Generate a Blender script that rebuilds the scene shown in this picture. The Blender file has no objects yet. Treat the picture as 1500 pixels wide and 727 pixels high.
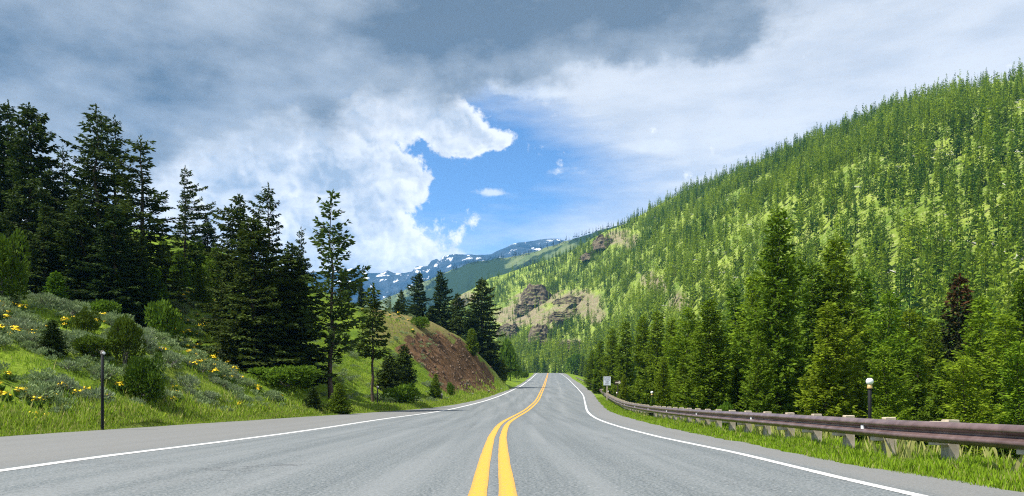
import bpy, math, random
import numpy as np
from mathutils import Vector
random.seed(7)
rng = np.random.default_rng(11)
SC = bpy.context.scene
COL = SC.collection
F, CX, HY, CAMH = 1100.0, 750.0, 588.0, 1.0      # focal length and horizon of the lens, camera height in metres


# ------------------------------------------------------------------ helpers
def smooth(a, b, x):
    t = np.clip((np.asarray(x, float) - a) / (b - a), 0, 1)
    return t * t * (3 - 2 * t)


def ray(px, py, d):
    return ((px - CX) / F * d, d, CAMH + (HY - py) / F * d)


def hash2(ix, iy, seed):
    h = (ix.astype(np.int64) * 374761393 + iy.astype(np.int64) * 668265263 + seed * 974711) & 0x7fffffff
    h = ((h ^ (h >> 13)) * 1274126177) & 0x7fffffff
    h = h ^ (h >> 16)
    return (h & 0xffff) / 65535.0


def vnoise(x, y, seed=0):
    x = np.asarray(x, float); y = np.asarray(y, float)
    ix = np.floor(x); iy = np.floor(y)
    fx = x - ix; fy = y - iy
    fx = fx * fx * (3 - 2 * fx); fy = fy * fy * (3 - 2 * fy)
    a = hash2(ix, iy, seed); b = hash2(ix + 1, iy, seed)
    c = hash2(ix, iy + 1, seed); d = hash2(ix + 1, iy + 1, seed)
    return (a * (1 - fx) + b * fx) * (1 - fy) + (c * (1 - fx) + d * fx) * fy - 0.5


def fbm(x, y, octv=4, seed=0):
    s, amp = 0, 1.0
    for k in range(octv):
        s = s + amp * vnoise(np.asarray(x) * 2 ** k + 17.3 * k, np.asarray(y) * 2 ** k - 9.1 * k, seed + k)
        amp *= 0.5
    return s


def np_mesh(name, verts, faces, mats=None, attrs=None, smooth_shade=False, face_mat=None, vattrs=None):
    verts = np.asarray(verts, np.float32).reshape(-1, 3)
    faces = np.asarray(faces, np.int32)
    k = faces.shape[1]
    me = bpy.data.meshes.new(name)
    me.vertices.add(len(verts)); me.vertices.foreach_set('co', verts.ravel())
    me.loops.add(faces.size); me.loops.foreach_set('vertex_index', faces.ravel())
    me.polygons.add(len(faces))
    me.polygons.foreach_set('loop_start', np.arange(0, faces.size, k, dtype=np.int32))
    me.polygons.foreach_set('loop_total', np.full(len(faces), k, np.int32))
    if smooth_shade:
        me.polygons.foreach_set('use_smooth', np.ones(len(faces), bool))
    for m in (mats or []):
        me.materials.append(m)
    if face_mat is not None:
        me.polygons.foreach_set('material_index', np.asarray(face_mat, np.int32))
    me.update(calc_edges=True)
    for dom, dic in (('FACE', attrs), ('POINT', vattrs)):
        for an, av in (dic or {}).items():
            a = me.attributes.new(an, 'FLOAT', dom)
            a.data.foreach_set('value', np.asarray(av, np.float32))
    return me


def link(name, data, parent=None, loc=None):
    o = bpy.data.objects.new(name, data)
    COL.objects.link(o)
    if parent is not None:
        o.parent = parent
    if loc is not None:
        o.location = loc
    return o


def tag(o, label, cat, group=None):
    o['label'] = label; o['category'] = cat
    if group:
        o['group'] = group
    return o


def struct(o, kind='structure'):
    o['kind'] = kind
    return o


def thing(name, label, cat, loc, rz=0.0, sc=(1, 1, 1), group=None):
    o = bpy.data.objects.new(name, None)
    COL.objects.link(o)
    o.empty_display_size = 0.2
    o.location = loc; o.rotation_euler = (0, 0, rz); o.scale = sc
    return tag(o, label, cat, group)


class MB:
    """collects quads and turns them into one mesh"""
    def __init__(s): s.v = []; s.f = []
    def quad(s, a, b, c, d):
        n = len(s.v); s.v += [a, b, c, d]; s.f.append((n, n + 1, n + 2, n + 3))
    def box(s, c, sz, rz=0.0, bev=0.0):
        cx, cy, cz = c; hx, hy, hz = sz[0] / 2, sz[1] / 2, sz[2] / 2
        ca, sa = math.cos(rz), math.sin(rz)
        n = len(s.v)
        rings = [(-hz, bev), (-hz + bev, 0), (hz - bev, 0), (hz, bev)] if bev else [(-hz, 0), (hz, 0)]
        for z, i in rings:
            b = bev
            for x, y in ((-hx + i, -hy + i), (hx - i, -hy + i), (hx - i, hy - i), (-hx + i, hy - i)):
                s.v.append((cx + x * ca - y * sa, cy + x * sa + y * ca, cz + z))
        for r in range(len(rings) - 1):
            for k in range(4):
                a = n + r * 4 + k; b2 = n + r * 4 + (k + 1) % 4
                s.f.append((a, b2, b2 + 4, a + 4))
        s.f.append((n + 3, n + 2, n + 1, n)); m = n + 4 * (len(rings) - 1); s.f.append((m, m + 1, m + 2, m + 3))
    def tube(s, pts, rads, n=8, cap=True):
        pts = [np.array(p, float) for p in pts]; base = len(s.v)
        for i, p in enumerate(pts):
            t = pts[min(i + 1, len(pts) - 1)] - pts[max(i - 1, 0)]
            t /= (np.linalg.norm(t) + 1e-9)
            u = np.cross(t, (0, 0, 1.0) if abs(t[2]) < 0.9 else (1.0, 0, 0)); u /= np.linalg.norm(u); w = np.cross(t, u)
            for k in range(n):
                a = 2 * math.pi * k / n
                q = p + rads[i] * (u * math.cos(a) + w * math.sin(a)); s.v.append(tuple(q))
        for i in range(len(pts) - 1):
            for k in range(n):
                a = base + i * n + k; b = base + i * n + (k + 1) % n
                s.f.append((b, a, a + n, b + n))
        if cap:
            e = base + (len(pts) - 1) * n
            s.v.append(tuple(pts[-1])); c = len(s.v) - 1
            for k in range(0, n, 2):
                s.f.append((e + (k + 2) % n, c, e + k, e + (k + 1) % n)[::-1])
    def sphere(s, c, r, nu=12, nv=8):
        base = len(s.v)
        for i in range(nv + 1):
            th = math.pi * i / nv
            for k in range(nu):
                a = 2 * math.pi * k / nu
                s.v.append((c[0] + r * math.sin(th) * math.cos(a), c[1] + r * math.sin(th) * math.sin(a), c[2] + r * math.cos(th)))
        for i in range(nv):
            for k in range(nu):
                a = base + i * nu + k; b = base + i * nu + (k + 1) % nu
                s.f.append((a, a + nu, b + nu, b))
    def mesh(s, name, mat, sm=False):
        me = bpy.data.meshes.new(name)
        me.from_pydata(s.v, [], s.f); me.materials.append(mat)
        if sm:
            for p in me.polygons: p.use_smooth = True
        me.update()
        return me


# ------------------------------------------------------------------ node helper
class X:
    """a socket with arithmetic, so shader maths reads as formulas"""
    def __init__(s, nt, sock): s.nt = nt; s.s = sock
    def _m(s, op, *a, clamp=False):
        n = s.nt.nodes.new('ShaderNodeMath'); n.operation = op; n.use_clamp = clamp
        for i, v in enumerate((s,) + a):
            if isinstance(v, X): s.nt.links.new(v.s, n.inputs[i])
            else: n.inputs[i].default_value = v
        return X(s.nt, n.outputs[0])
    def __add__(s, o): return s._m('ADD', o)
    __radd__ = __add__
    def __sub__(s, o): return s._m('SUBTRACT', o)
    def __rsub__(s, o): return (s * -1.0) + o
    def __mul__(s, o): return s._m('MULTIPLY', o)
    __rmul__ = __mul__
    def __truediv__(s, o): return s._m('DIVIDE', o)
    def pow(s, o): return s._m('POWER', o)
    def exp(s): return s._m('EXPONENT')
    def max(s, o): return s._m('MAXIMUM', o)
    def min(s, o): return s._m('MINIMUM', o)
    def clamp(s): return s._m('ADD', 0.0, clamp=True)
    def ss(s, a, b):
        n = s.nt.nodes.new('ShaderNodeMapRange'); n.interpolation_type = 'SMOOTHSTEP'
        s.nt.links.new(s.s, n.inputs[0]); n.inputs[1].default_value = a; n.inputs[2].default_value = b
        n.inputs[3].default_value = 0; n.inputs[4].default_value = 1
        return X(s.nt, n.outputs[0])


def mixc(nt, fac, a, b, mode='MIX'):
    n = nt.nodes.new('ShaderNodeMix'); n.data_type = 'RGBA'; n.blend_type = mode
    for sock, v in ((n.inputs[0], fac), (n.inputs[6], a), (n.inputs[7], b)):
        if isinstance(v, X): nt.links.new(v.s, sock)
        elif hasattr(v, 'is_output'): nt.links.new(v, sock)
        elif isinstance(v, (int, float)): sock.default_value = v
        else: sock.default_value = (v[0], v[1], v[2], 1)
    return n.outputs[2]


def noise(nt, vec, scale, detail=4, rough=0.5, dist=0.0, out='Fac'):
    n = nt.nodes.new('ShaderNodeTexNoise')
    n.inputs['Scale'].default_value = scale; n.inputs['Detail'].default_value = detail
    n.inputs['Roughness'].default_value = rough; n.inputs['Distortion'].default_value = dist
    if vec is not None: nt.links.new(vec, n.inputs['Vector'])
    return X(nt, n.outputs[out]) if out == 'Fac' else n.outputs[out]


def mapping(nt, vec, scale, rot=(0, 0, 0)):
    n = nt.nodes.new('ShaderNodeMapping'); nt.links.new(vec, n.inputs[0])
    n.inputs['Scale'].default_value = scale; n.inputs['Rotation'].default_value = rot
    return n.outputs[0]


def new_mat(name):
    m = bpy.data.materials.new(name); m.use_nodes = True
    nt = m.node_tree; b = nt.nodes['Principled BSDF']
    return m, nt, b


def attr(nt, name):
    n = nt.nodes.new('ShaderNodeAttribute'); n.attribute_name = name
    return X(nt, n.outputs['Fac'])


def pos(nt):
    return nt.nodes.new('ShaderNodeNewGeometry').outputs['Position']


def bump(nt, b, h, strength, dist):
    n = nt.nodes.new('ShaderNodeBump'); n.inputs['Strength'].default_value = strength; n.inputs['Distance'].default_value = dist
    nt.links.new(h.s, n.inputs['Height']); nt.links.new(n.outputs[0], b.inputs['Normal'])


def foliage(name, dark, light, rnd_col=None, rnd_amt=0.0, transl=0.22, per_face_rnd=False):
    """leaf colour: 'tint' differs from spray to spray, the random number from plant to plant"""
    m, nt, b = new_mat(name)
    c = mixc(nt, attr(nt, 'tint'), dark, light)
    if rnd_col is not None:
        r = attr(nt, 'rnd') if per_face_rnd else X(nt, nt.nodes.new('ShaderNodeObjectInfo').outputs['Random'])
        c = mixc(nt, r * rnd_amt, c, rnd_col)
    nt.links.new(c, b.inputs['Base Color'])
    b.inputs['Roughness'].default_value = 0.8; b.inputs['Specular IOR Level'].default_value = 0.08
    tr = nt.nodes.new('ShaderNodeBsdfTranslucent'); nt.links.new(c, tr.inputs[0])
    mx = nt.nodes.new('ShaderNodeMixShader'); mx.inputs[0].default_value = transl
    nt.links.new(b.outputs[0], mx.inputs[1]); nt.links.new(tr.outputs[0], mx.inputs[2])
    nt.links.new(mx.outputs[0], nt.nodes['Material Output'].inputs[0])
    return m


def plain(name, col, rough=0.6, metal=0.0, var=0.25, scale=6.0, spec=0.4):
    m, nt, b = new_mat(name)
    tc = nt.nodes.new('ShaderNodeTexCoord').outputs['Object']
    n1 = noise(nt, tc, scale, 5, 0.6)
    c = mixc(nt, n1.ss(0.25, 0.75), [v * (1 - var) for v in col], [min(1, v * (1 + var)) for v in col])
    nt.links.new(c, b.inputs['Base Color'])
    b.inputs['Roughness'].default_value = rough; b.inputs['Metallic'].default_value = metal
    b.inputs['Specular IOR Level'].default_value = spec
    return m


# ------------------------------------------------------------------ road layout
PD = np.array([-60, 0, 30, 40, 50, 60, 72, 86, 100, 112, 156, 205, 257, 330, 400, 440, 470, 520, 700])
PZ = np.array([0, 0, 0, .03, .12, .30, .60, 1.0, 1.6, 2.2, 4.2, 6.6, 9.2, 12.7, 15.9, 17.6, 18.4, 18.8, 19.0])
_fd = np.arange(-60, 700, 1.0)
_k = np.hanning(15); _k /= _k.sum()
_fz = np.convolve(np.pad(np.interp(_fd, PD, PZ), 7, mode='edge'), _k, mode='valid')


def g(d):
    return np.interp(d, _fd, _fz)


_sd = np.concatenate([np.arange(2, 120, .1), np.arange(120, 520, .5)])


def hit(px, py, up=0.0):
    """distance at which the ray of a photo pixel meets the road's long profile raised by UP"""
    diff = CAMH + (HY - py) / F * _sd - (g(_sd) + up)
    i = np.argmin(np.abs(diff) / (1 + 0.02 * _sd))
    d = _sd[i]
    return d, (px - CX) / F * d


def line_of(pts):
    a = sorted(hit(*p) for p in pts)
    d = np.array([q[0] for q in a]); x = np.array([q[1] for q in a])
    keep = np.concatenate([[True], np.diff(d) > 0.5])
    d, x = d[keep], x[keep]
    ff = np.arange(-60, 470, 1.0); xx = np.interp(ff, d, x)
    k = np.hanning(25); k /= k.sum()
    xs = np.convolve(np.pad(xx, 12, mode='edge'), k, mode='valid')
    w = smooth(15, 30, ff)
    xx = xx * (1 - w) + xs * w
    return lambda q: np.interp(q, ff, xx)


XLE = line_of([(0, 640), (150, 629), (300, 620), (420, 612), (500, 607), (580, 602), (640, 597), (690, 588), (720, 580), (745, 571), (765, 561), (778, 552), (783, 547)])
XLW = line_of([(0, 690), (150, 669), (300, 650.5), (430, 634), (560, 613.5), (660, 600), (705, 589), (740, 577), (763, 566), (778, 555), (787, 547), (790, 545)])
XYL = line_of([(722, 727), (723.5, 680), (728, 640), (737, 620), (755, 610), (773, 600), (788, 585), (796, 568), (801, 553), (803, 546)])
XRW = line_of([(1350, 727), (1240, 702), (1080, 664), (962, 640), (908, 626), (873, 613.6), (860, 603), (857, 590), (855, 580), (845, 568), (833, 556), (825, 550), (818, 546)])
XRE = line_of([(1500, 719.5), (1339, 693.5), (1240, 679), (1100, 650), (1004, 632), (956, 621), (916, 610), (892, 602), (881, 591), (868, 575), (852, 563), (840, 556), (830, 548), (823, 546)])

DEND = 452.0
ROWS = np.concatenate([np.arange(-40, 60, .5), np.arange(60, 160, 1), np.arange(160, DEND + .1, 2)])
TURN_R, TURN_A = 55.0, math.radians(100)


def turned(off, z0, n=40):
    """the road past the crest: it bends off to the west; OFF is metres east of the yellow line"""
    x0 = float(XYL(DEND)); out = []
    for i in range(1, n + 1):
        a = TURN_A * i / n
        cx, cy = x0 - TURN_R + TURN_R * math.cos(a), DEND + TURN_R * math.sin(a)
        out.append((cx + off * math.cos(a), cy + off * math.sin(a), g(DEND) + 0.6 * math.sin(a * .9) + z0))
    return np.array(out)


def ribbon(fx, offs, lift, cross=1, d0=-40.0, d1=1e9, bend=True, jit=0.0):
    """a strip along the road; FX(d) gives the left and right border"""
    rows = ROWS[(ROWS >= d0) & (ROWS <= d1)]
    la, ra = fx(rows)
    if jit:
        la = la + jit * fbm(rows * 1.7, rows * 0 + 3.1, 3, 5); ra = ra + jit * fbm(rows * 1.7, rows * 0 + 9.7, 3, 8)
    z = g(rows) + lift * (1 + np.maximum(rows, 0) / 60)
    t = np.linspace(0, 1, cross + 1)
    V = np.stack([la[:, None] * (1 - t) + ra[:, None] * t, np.repeat(rows[:, None], cross + 1, 1), np.repeat(z[:, None], cross + 1, 1)], -1)
    if bend and d1 > DEND:
        x0 = float(XYL(DEND))
        ext = np.stack([turned((la[-1] * (1 - q) + ra[-1] * q) - x0, z[-1] - g(DEND)) for q in t], 1)
        V = np.concatenate([V, ext], 0)
    n, m = V.shape[:2]
    i = np.arange(n - 1)[:, None] * m + np.arange(m - 1)[None]
    Fc = np.stack([i, i + 1, i + m + 1, i + m], -1).reshape(-1, 4)
    return V.reshape(-1, 3), Fc


# ------------------------------------------------------------------ ground height
ctrl = []
for d in list(np.arange(-40, 150, 6.0)) + [160, 180, 200, 230, 260, 300, 340, 380, 420, 450]:
    x = float(XLE(d)); z = float(g(d))
    ctrl += [(x, d, z - 0.05), (x - 1.6, d, z + 0.12)]
for p in [(0, 600, 24.5), (0, 540, 29), (0, 480, 34.5), (0, 432, 40), (100, 600, 27.5), (100, 540, 32), (100, 490, 37), (100, 455, 42),
          (200, 600, 31), (200, 550, 35), (200, 512, 39), (200, 486, 43), (300, 600, 37), (300, 566, 40.5), (300, 535, 44.5),
          (400, 601, 43.5), (400, 584, 47), (-200, 600, 21), (-200, 500, 26), (-200, 400, 33),
          (270, 522, 50), (270, 482, 56), (270, 442, 64), (270, 350, 95), (350, 545, 52), (350, 485, 62), (350, 400, 90),
          (430, 572, 51), (430, 500, 66), (430, 420, 98), (485, 589, 56), (485, 545, 68), (485, 485, 85), (485, 432, 105),
          (560, 590, 65), (560, 545, 77), (560, 503, 88), (560, 468, 102), (610, 588, 74), (610, 552, 84), (610, 512, 94), (610, 475, 108),
          (650, 580, 84), (650, 552, 92), (650, 520, 101), (650, 488, 113), (700, 576, 104), (700, 557, 111), (700, 536, 118), (700, 516, 126),
          (727, 566, 119), (727, 546, 129), (560, 480, 122), (525, 452, 104), (525, 470, 128), (600, 492, 130), (485, 447, 130), (640, 505, 136), (545, 458, 96.5), (585, 471, 100), (440, 425, 112), (580, 492, 92), (625, 496, 103), (675, 505, 116)]:
    ctrl.append(ray(*p))
ctrl += [(-35, 50, 7.2), (-30, 52, 5.8), (-61, 90, 22), (-45, 60, 10.5), (-20, 140, 11), (-7, 152, 7), (-2, 165, 5.4), (-26, 140, 13), (-100, 150, 25), (-150, 60, 26),
         (-60, 20, 9), (-60, -20, 7), (-32, 0, 2.6), (-32, -30, 2.2), (-120, 0, 15), (-180, 150, 30), (-200, -40, 20), (-40, 220, 10), (-100, 260, 16), (-30, 300, 12),
         (-80, 400, 18), (-30, 420, 17), (-200, 400, 24), (-180, 260, 26)]
ctrl = np.array(ctrl)
_S = 30.0


def _tps_k(r2):
    return np.where(r2 > 1e-12, 0.5 * r2 * np.log(np.maximum(r2, 1e-12)), 0)


def _tps_fit(c):
    P = c[:, :2] / _S; n = len(P)
    K = _tps_k(((P[:, None] - P[None]) ** 2).sum(-1)) + np.eye(n) * 1e-3
    Q = np.c_[np.ones(n), P]
    A = np.block([[K, Q], [Q.T, np.zeros((3, 3))]])
    return np.linalg.solve(A, np.r_[c[:, 2], 0, 0, 0])


_tw = _tps_fit(ctrl)


def tps(x, y):
    q = np.stack([np.ravel(x), np.ravel(y)], -1) / _S
    out = np.empty(len(q)); P = ctrl[:, :2] / _S; n = len(P)
    for s in range(0, len(q), 20000):
        b = q[s:s + 20000]
        out[s:s + 20000] = _tps_k(((b[:, None] - P[None]) ** 2).sum(-1)) @ _tw[:n] + _tw[n] + b @ _tw[n + 1:]
    return out.reshape(np.shape(x))


_bx0 = float(XYL(DEND))


def bend_gap(x, y):
    """distance to the centre line of the bend past the crest"""
    r = np.hypot(x - (_bx0 - TURN_R), y - DEND)
    return np.where((y > DEND) & (x > _bx0 - 70), np.abs(r - TURN_R), 1e3)


def H(x, y):
    x = np.asarray(x, float); y = np.asarray(y, float)
    yc = np.clip(y, -40, 452)
    le, re, gg = XLE(yc), XRE(yc), g(np.clip(y, -40, 690))
    # left of the road: the bank, fading to the valley level far away
    far = np.maximum(smooth(300, 460, y), np.maximum(smooth(120, 220, -x), smooth(20, 40, -y)))
    xc = np.clip(x, -220, 60); yy = np.clip(y, -45, 460)
    bank = tps(xc, yy) * (1 - far) + far * (gg + 4 * smooth(20, 150, -x) * (1 - smooth(300, 500, y)))
    off = np.maximum(le - x, 0)
    bank = bank + 0.30 * fbm(x / 3.0, y / 3.0, 3, 2) * smooth(1.0, 5.0, off) * (1 - smooth(200, 400, y))
    # right of the road: verge, then a drop to the river flat
    o2 = np.maximum(x - re, 0)
    right = gg - 0.10 * smooth(0, .8, o2) - 2.4 * smooth(1.7, 13, o2) + 0.25 * fbm(x / 4, y / 4, 3, 3) * smooth(1.5, 6, o2)
    z = np.where(x < (le + re) / 2, bank, right)
    inside = np.minimum(x - le, re - x)
    z = np.where(inside > -0.001, gg - 0.03 - 0.18 * smooth(0, .6, inside), z)
    z = np.where(bend_gap(x, y) < 16, np.minimum(z, g(DEND) - 0.12), z)
    return z


def spacing(lo, a, b, hi, step, grow=1.16):
    xs = list(np.arange(a, b + 1e-6, step)); s = step
    while xs[-1] < hi: s *= grow; xs.append(xs[-1] + s)
    s = step
    while xs[0] > lo: s *= grow; xs.insert(0, xs[0] - s)
    return np.array(xs)


gx = spacing(-4600, -52, 16, 4600, 0.4)
gy = spacing(-1200, 3, 66, 5800, 0.4, 1.05)
GX, GY = np.meshgrid(gx, gy)
GZ = H(GX, GY)
# bare soil of the road cut and dry patches on its crest
_cut = np.array([(578, 508), (600, 494), (625, 488), (660, 489), (688, 505), (712, 528), (738, 566), (716, 578), (690, 580), (655, 572), (632, 548), (604, 524)], float)


def in_poly(px, py, poly):
    c = np.zeros(np.shape(px), bool); n = len(poly)
    for i in range(n):
        x1, y1 = poly[i]; x2, y2 = poly[(i + 1) % n]
        c ^= ((y1 > py) != (y2 > py)) & (px < (x2 - x1) * (py - y1) / (y2 - y1 + 1e-9) + x1)
    return c


_gyS = np.maximum(GY, 1.0)
PXg = CX + F * GX / _gyS; PYg = HY - F * (GZ - CAMH) / _gyS
jx = PXg + 26 * fbm(GX / 4, GY / 4, 4, 21); jy = PYg + 16 * fbm(GX / 4, GY / 4, 4, 31)
near_cut = (GY > 70) & (GY < 140) & (GX < -1)
soil = (in_poly(jx, jy, _cut) & near_cut).astype(float)
dry = near_cut * smooth(508, 486, jy) * smooth(530, 565, jx)
vx = np.stack([GX, GY, GZ], -1)
# rough the soil face a little
vx[..., 2] += soil * 0.7 * fbm(GX / 1.6, GY / 1.6, 4, 44)
ny, nx = GX.shape
ii = np.arange(ny - 1)[:, None] * nx + np.arange(nx - 1)[None]
GF = np.stack([ii, ii + 1, ii + nx + 1, ii + nx], -1).reshape(-1, 4)

# materials of the ground
m_ground, nt, b = new_mat('meadow_ground')
P = pos(nt)
n1 = noise(nt, P, 0.35, 6, 0.62); n2 = noise(nt, P, 3.0, 5, 0.7); n3 = noise(nt, P, 0.09, 4, 0.5)
c = mixc(nt, n1.ss(0.35, 0.68), (0.085, 0.150, 0.010), (0.200, 0.285, 0.018))
c = mixc(nt, n2.ss(0.52, 0.78) * 0.55, c, (0.22, 0.21, 0.055))
c = mixc(nt, n3.ss(0.56, 0.72) * 0.35, c, (0.16, 0.12, 0.06))
c = mixc(nt, n2.ss(0.60, 0.42) * 0.4, c, (0.035, 0.06, 0.008))
dr = mixc(nt, n2.ss(0.35, 0.65), (0.17, 0.12, 0.055), (0.17, 0.175, 0.045))
c = mixc(nt, attr(nt, 'dry') * n1.ss(0.25, 0.45), c, dr)
n4 = noise(nt, P, 1.1, 8, 0.72); n5 = noise(nt, mapping(nt, P, (0.5, 0.5, 2.6)), 1.0, 6, 0.7)
so = mixc(nt, n4.ss(0.35, 0.68), (0.050, 0.027, 0.012), (0.185, 0.104, 0.050))
so = mixc(nt, n5.ss(0.55, 0.75) * 0.7, so, (0.22, 0.14, 0.09))
c = mixc(nt, attr(nt, 'soil').ss(0.2, 0.7), c, so)
nt.links.new(c, b.inputs['Base Color']); b.inputs['Roughness'].default_value = 0.9; b.inputs['Specular IOR Level'].default_value = 0.1
bump(nt, b, n2 * 0.5 + n4 * 0.8, 0.9, 0.25)
ground = struct(link('ground', np_mesh('ground', vx, GF, [m_ground], vattrs={'soil': soil.ravel(), 'dry': dry.ravel()}, smooth_shade=True)))

# ------------------------------------------------------------------ road
m_road, nt, b = new_mat('worn_asphalt')
P = pos(nt)
fine = noise(nt, P, 26.0, 3, 0.7); mid = noise(nt, P, 7.0, 4, 0.6)
stre = noise(nt, mapping(nt, P, (1.5, 0.035, 1)), 1.0, 5, 0.6); pat = noise(nt, P, 0.25, 5, 0.6)
vor = nt.nodes.new('ShaderNodeTexVoronoi'); vor.inputs['Scale'].default_value = 34; nt.links.new(P, vor.inputs['Vector'])
vs = X(nt, vor.outputs['Color'])
c = mixc(nt, fine.ss(0.36, 0.64), (0.062, 0.079, 0.083), (0.178, 0.192, 0.196))
c = mixc(nt, vs.ss(0.72, 0.95) * 0.55, c, (0.27, 0.28, 0.28))
c = mixc(nt, vs.ss(0.25, 0.05) * 0.6, c, (0.045, 0.05, 0.055))
c = mixc(nt, stre.ss(0.42, 0.66) * 0.38, c, (0.185, 0.195, 0.197))
c = mixc(nt, stre.ss(0.50, 0.30) * 0.35, c, (0.080, 0.089, 0.095))
c = mixc(nt, pat.ss(0.5, 0.75) * 0.25, c, (0.165, 0.17, 0.168))
c = mixc(nt, attr(nt, 'track') * stre.ss(.30, .62) * .42, c, (0.20, 0.212, 0.214))
wp = nt.nodes.new('ShaderNodeVectorMath'); wp.operation = 'MULTIPLY_ADD'; nt.links.new(noise(nt, P, 1.2, 5, .7, out='Color'), wp.inputs[0]); wp.inputs[1].default_value = (.9, .9, 0); nt.links.new(mapping(nt, P, (.22, .10, 0)), wp.inputs[2])
ve = nt.nodes.new('ShaderNodeTexVoronoi'); ve.feature = 'DISTANCE_TO_EDGE'; ve.inputs['Scale'].default_value = 1.0; nt.links.new(wp.outputs[0], ve.inputs['Vector'])
crack = X(nt, ve.outputs['Distance']).ss(.0045, .0015) * pat.ss(.42, .5)
c = mixc(nt, crack * .75, c, (0.045, 0.048, 0.052))
tr_ = noise(nt, mapping(nt, P, (.06, .55, 1)), 1.0, 3, .5)
c = mixc(nt, tr_.ss(.60, .72) * .22, c, (0.09, 0.098, 0.102))
c = mixc(nt, attr(nt, 'shoulder') * (mid * 0.6 + 0.35), c, (0.165, 0.160, 0.150))
nt.links.new(c, b.inputs['Base Color']); b.inputs['Roughness'].default_value = 0.78; b.inputs['Specular IOR Level'].default_value = 0.35
bump(nt, b, fine + vs * 0.6, 0.55, 0.012)
rv, rf = ribbon(lambda d: (XLE(d), XRE(d)), None, 0.0, cross=60, jit=0.35)
dd = np.clip(rv[:, 1], -40, DEND)
shd = np.maximum(smooth(0.1, 0.5, XLW(dd) - rv[:, 0]), smooth(0.1, 0.4, rv[:, 0] - XRW(dd)))
shd = shd * (rv[:, 1] < DEND)
rel = rv[:, 0] - XYL(dd)
track = sum(np.exp(-((rel - q) / .34) ** 2) for q in (1.15, 2.95, -1.25, -3.05, -4.9, -6.4)) * (rv[:, 1] < DEND)
road = struct(link('road', np_mesh('road', rv, rf, [m_road], vattrs={'shoulder': shd, 'track': track}, smooth_shade=True)))


def paint_mat(name, col, wear, edge):
    m, nt, b = new_mat(name)
    P = pos(nt)
    a = noise(nt, P, 16, 6, 0.75); f2 = noise(nt, P, 40, 3, 0.6)
    c = mixc(nt, f2.ss(0.3, 0.7) * 0.35, col, [v * 0.72 for v in col])
    c = mixc(nt, a.ss(wear - .10, wear + 0.02) * 0.85, c, (0.13, 0.135, 0.13))
    c = mixc(nt, attr(nt, 'rim') * f2.ss(0.35, 0.6) * edge, c, (0.14, 0.12, 0.07))
    nt.links.new(c, b.inputs['Base Color']); b.inputs['Roughness'].default_value = 0.6
    return m


m_yel = paint_mat('yellow_paint', (0.64, 0.325, 0.022), 0.64, 0.6)
m_whi = paint_mat('white_paint', (0.62, 0.62, 0.61), 0.62, 0.4)
m_whf = paint_mat('faded_white_paint', (0.34, 0.35, 0.35), 0.50, 0.6)


def marking(name, fx, lift, mat, **kw):
    v, f = ribbon(fx, None, lift, cross=4, **kw)
    rim = np.tile([1, 0, 0, 0, 1], len(v) // 5)
    return struct(link(name, np_mesh(name, v, f, [mat], vattrs={'rim': rim})))


marking('road_marking_yellow', lambda d: (XYL(d) - 0.262, XYL(d) - 0.062), 0.004, m_yel, jit=0.012)
marking('road_marking_yellow', lambda d: (XYL(d) + 0.062, XYL(d) + 0.262), 0.004, m_yel, jit=0.012)
marking('road_marking_white', lambda d: (XLW(d) - 0.13, XLW(d) + 0.13), 0.004, m_whi, jit=0.02)
marking('road_marking_white', lambda d: (XRW(d) - 0.085, XRW(d) + 0.085), 0.004, m_whi, jit=0.015)
XCL = line_of([(835, 600), (826, 583), (820, 567), (815, 555), (812, 548)])
for a, e in ((122, 150), (162, 215), (235, 300)):
    marking('lane_marking_dashed', lambda d: (XCL(d) - 0.06, XCL(d) + 0.06), 0.004, m_whf, d0=a, d1=e, bend=False)

# ------------------------------------------------------------------ forested hill
HPX = np.array([560, 640, 675, 714, 768, 806, 850, 887, 900, 940, 1000, 1050, 1100, 1150, 1200, 1250, 1300, 1400, 1500, 1700, 2000, 2500])
HRY = np.array([500, 450, 432, 410, 392, 380, 362, 340, 337, 312, 284, 262, 242, 221, 201, 180, 160, 133, 115, 95, 90, 100.0])
HRD = np.array([1300, 1230, 1200, 1150, 1100, 1050, 980, 925, 900, 850, 780, 740, 700, 660, 620, 590, 560, 500, 450, 380, 320, 280.0])
HTD = np.array([640, 610, 600, 580, 550, 520, 480, 440, 420, 360, 285, 245, 215, 190, 170, 157, 147, 132, 120, 105, 95, 90.0])


def hill_pt(px, v):
    """a point of the hill: column PX, V from the toe (0) to the ridge (1) and beyond (>1)"""
    px = np.asarray(px, float); v = np.asarray(v, float)
    rd = np.interp(px, HPX, HRD); td = np.interp(px, HPX, HTD); ry = np.interp(px, HPX, HRY)
    ry = ry + 3.5 * fbm(px / 23, px * 0 + 1, 3, 77)
    rz = CAMH + (HY - ry) / F * rd
    tz = H((px - CX) / F * td, td) - 2.0
    d = td + (rd - td) * v
    e = np.clip(v, 0, 1)
    prof = 0.80 * e + 0.20 * e ** 2 + 0.10 * np.sin(math.pi * e) ** 1.0 * smooth(760, 1000, px)
    z = tz + (rz - tz) * prof
    z = np.where(v > 1, rz - (rz - tz) * 1.4 * (v - 1) ** 1.3, z)
    x = (px - CX) / F * d
    amp = np.sin(math.pi * np.clip(v, 0, 1)) ** 0.7
    z = z + amp * (11 * fbm(x / 90, d / 120, 4, 51) + 3.0 * fbm(x / 18, d / 22, 3, 52))
    # benches that make the rock bands near the gorge
    k = smooth(930, 850, px) * smooth(640, 720, px) * amp
    z = z + k * 9 * np.sin(z / 13.0 + 1.5 * fbm(x / 60, d / 60, 2, 5)) * 0.45
    return x, d, z


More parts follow.
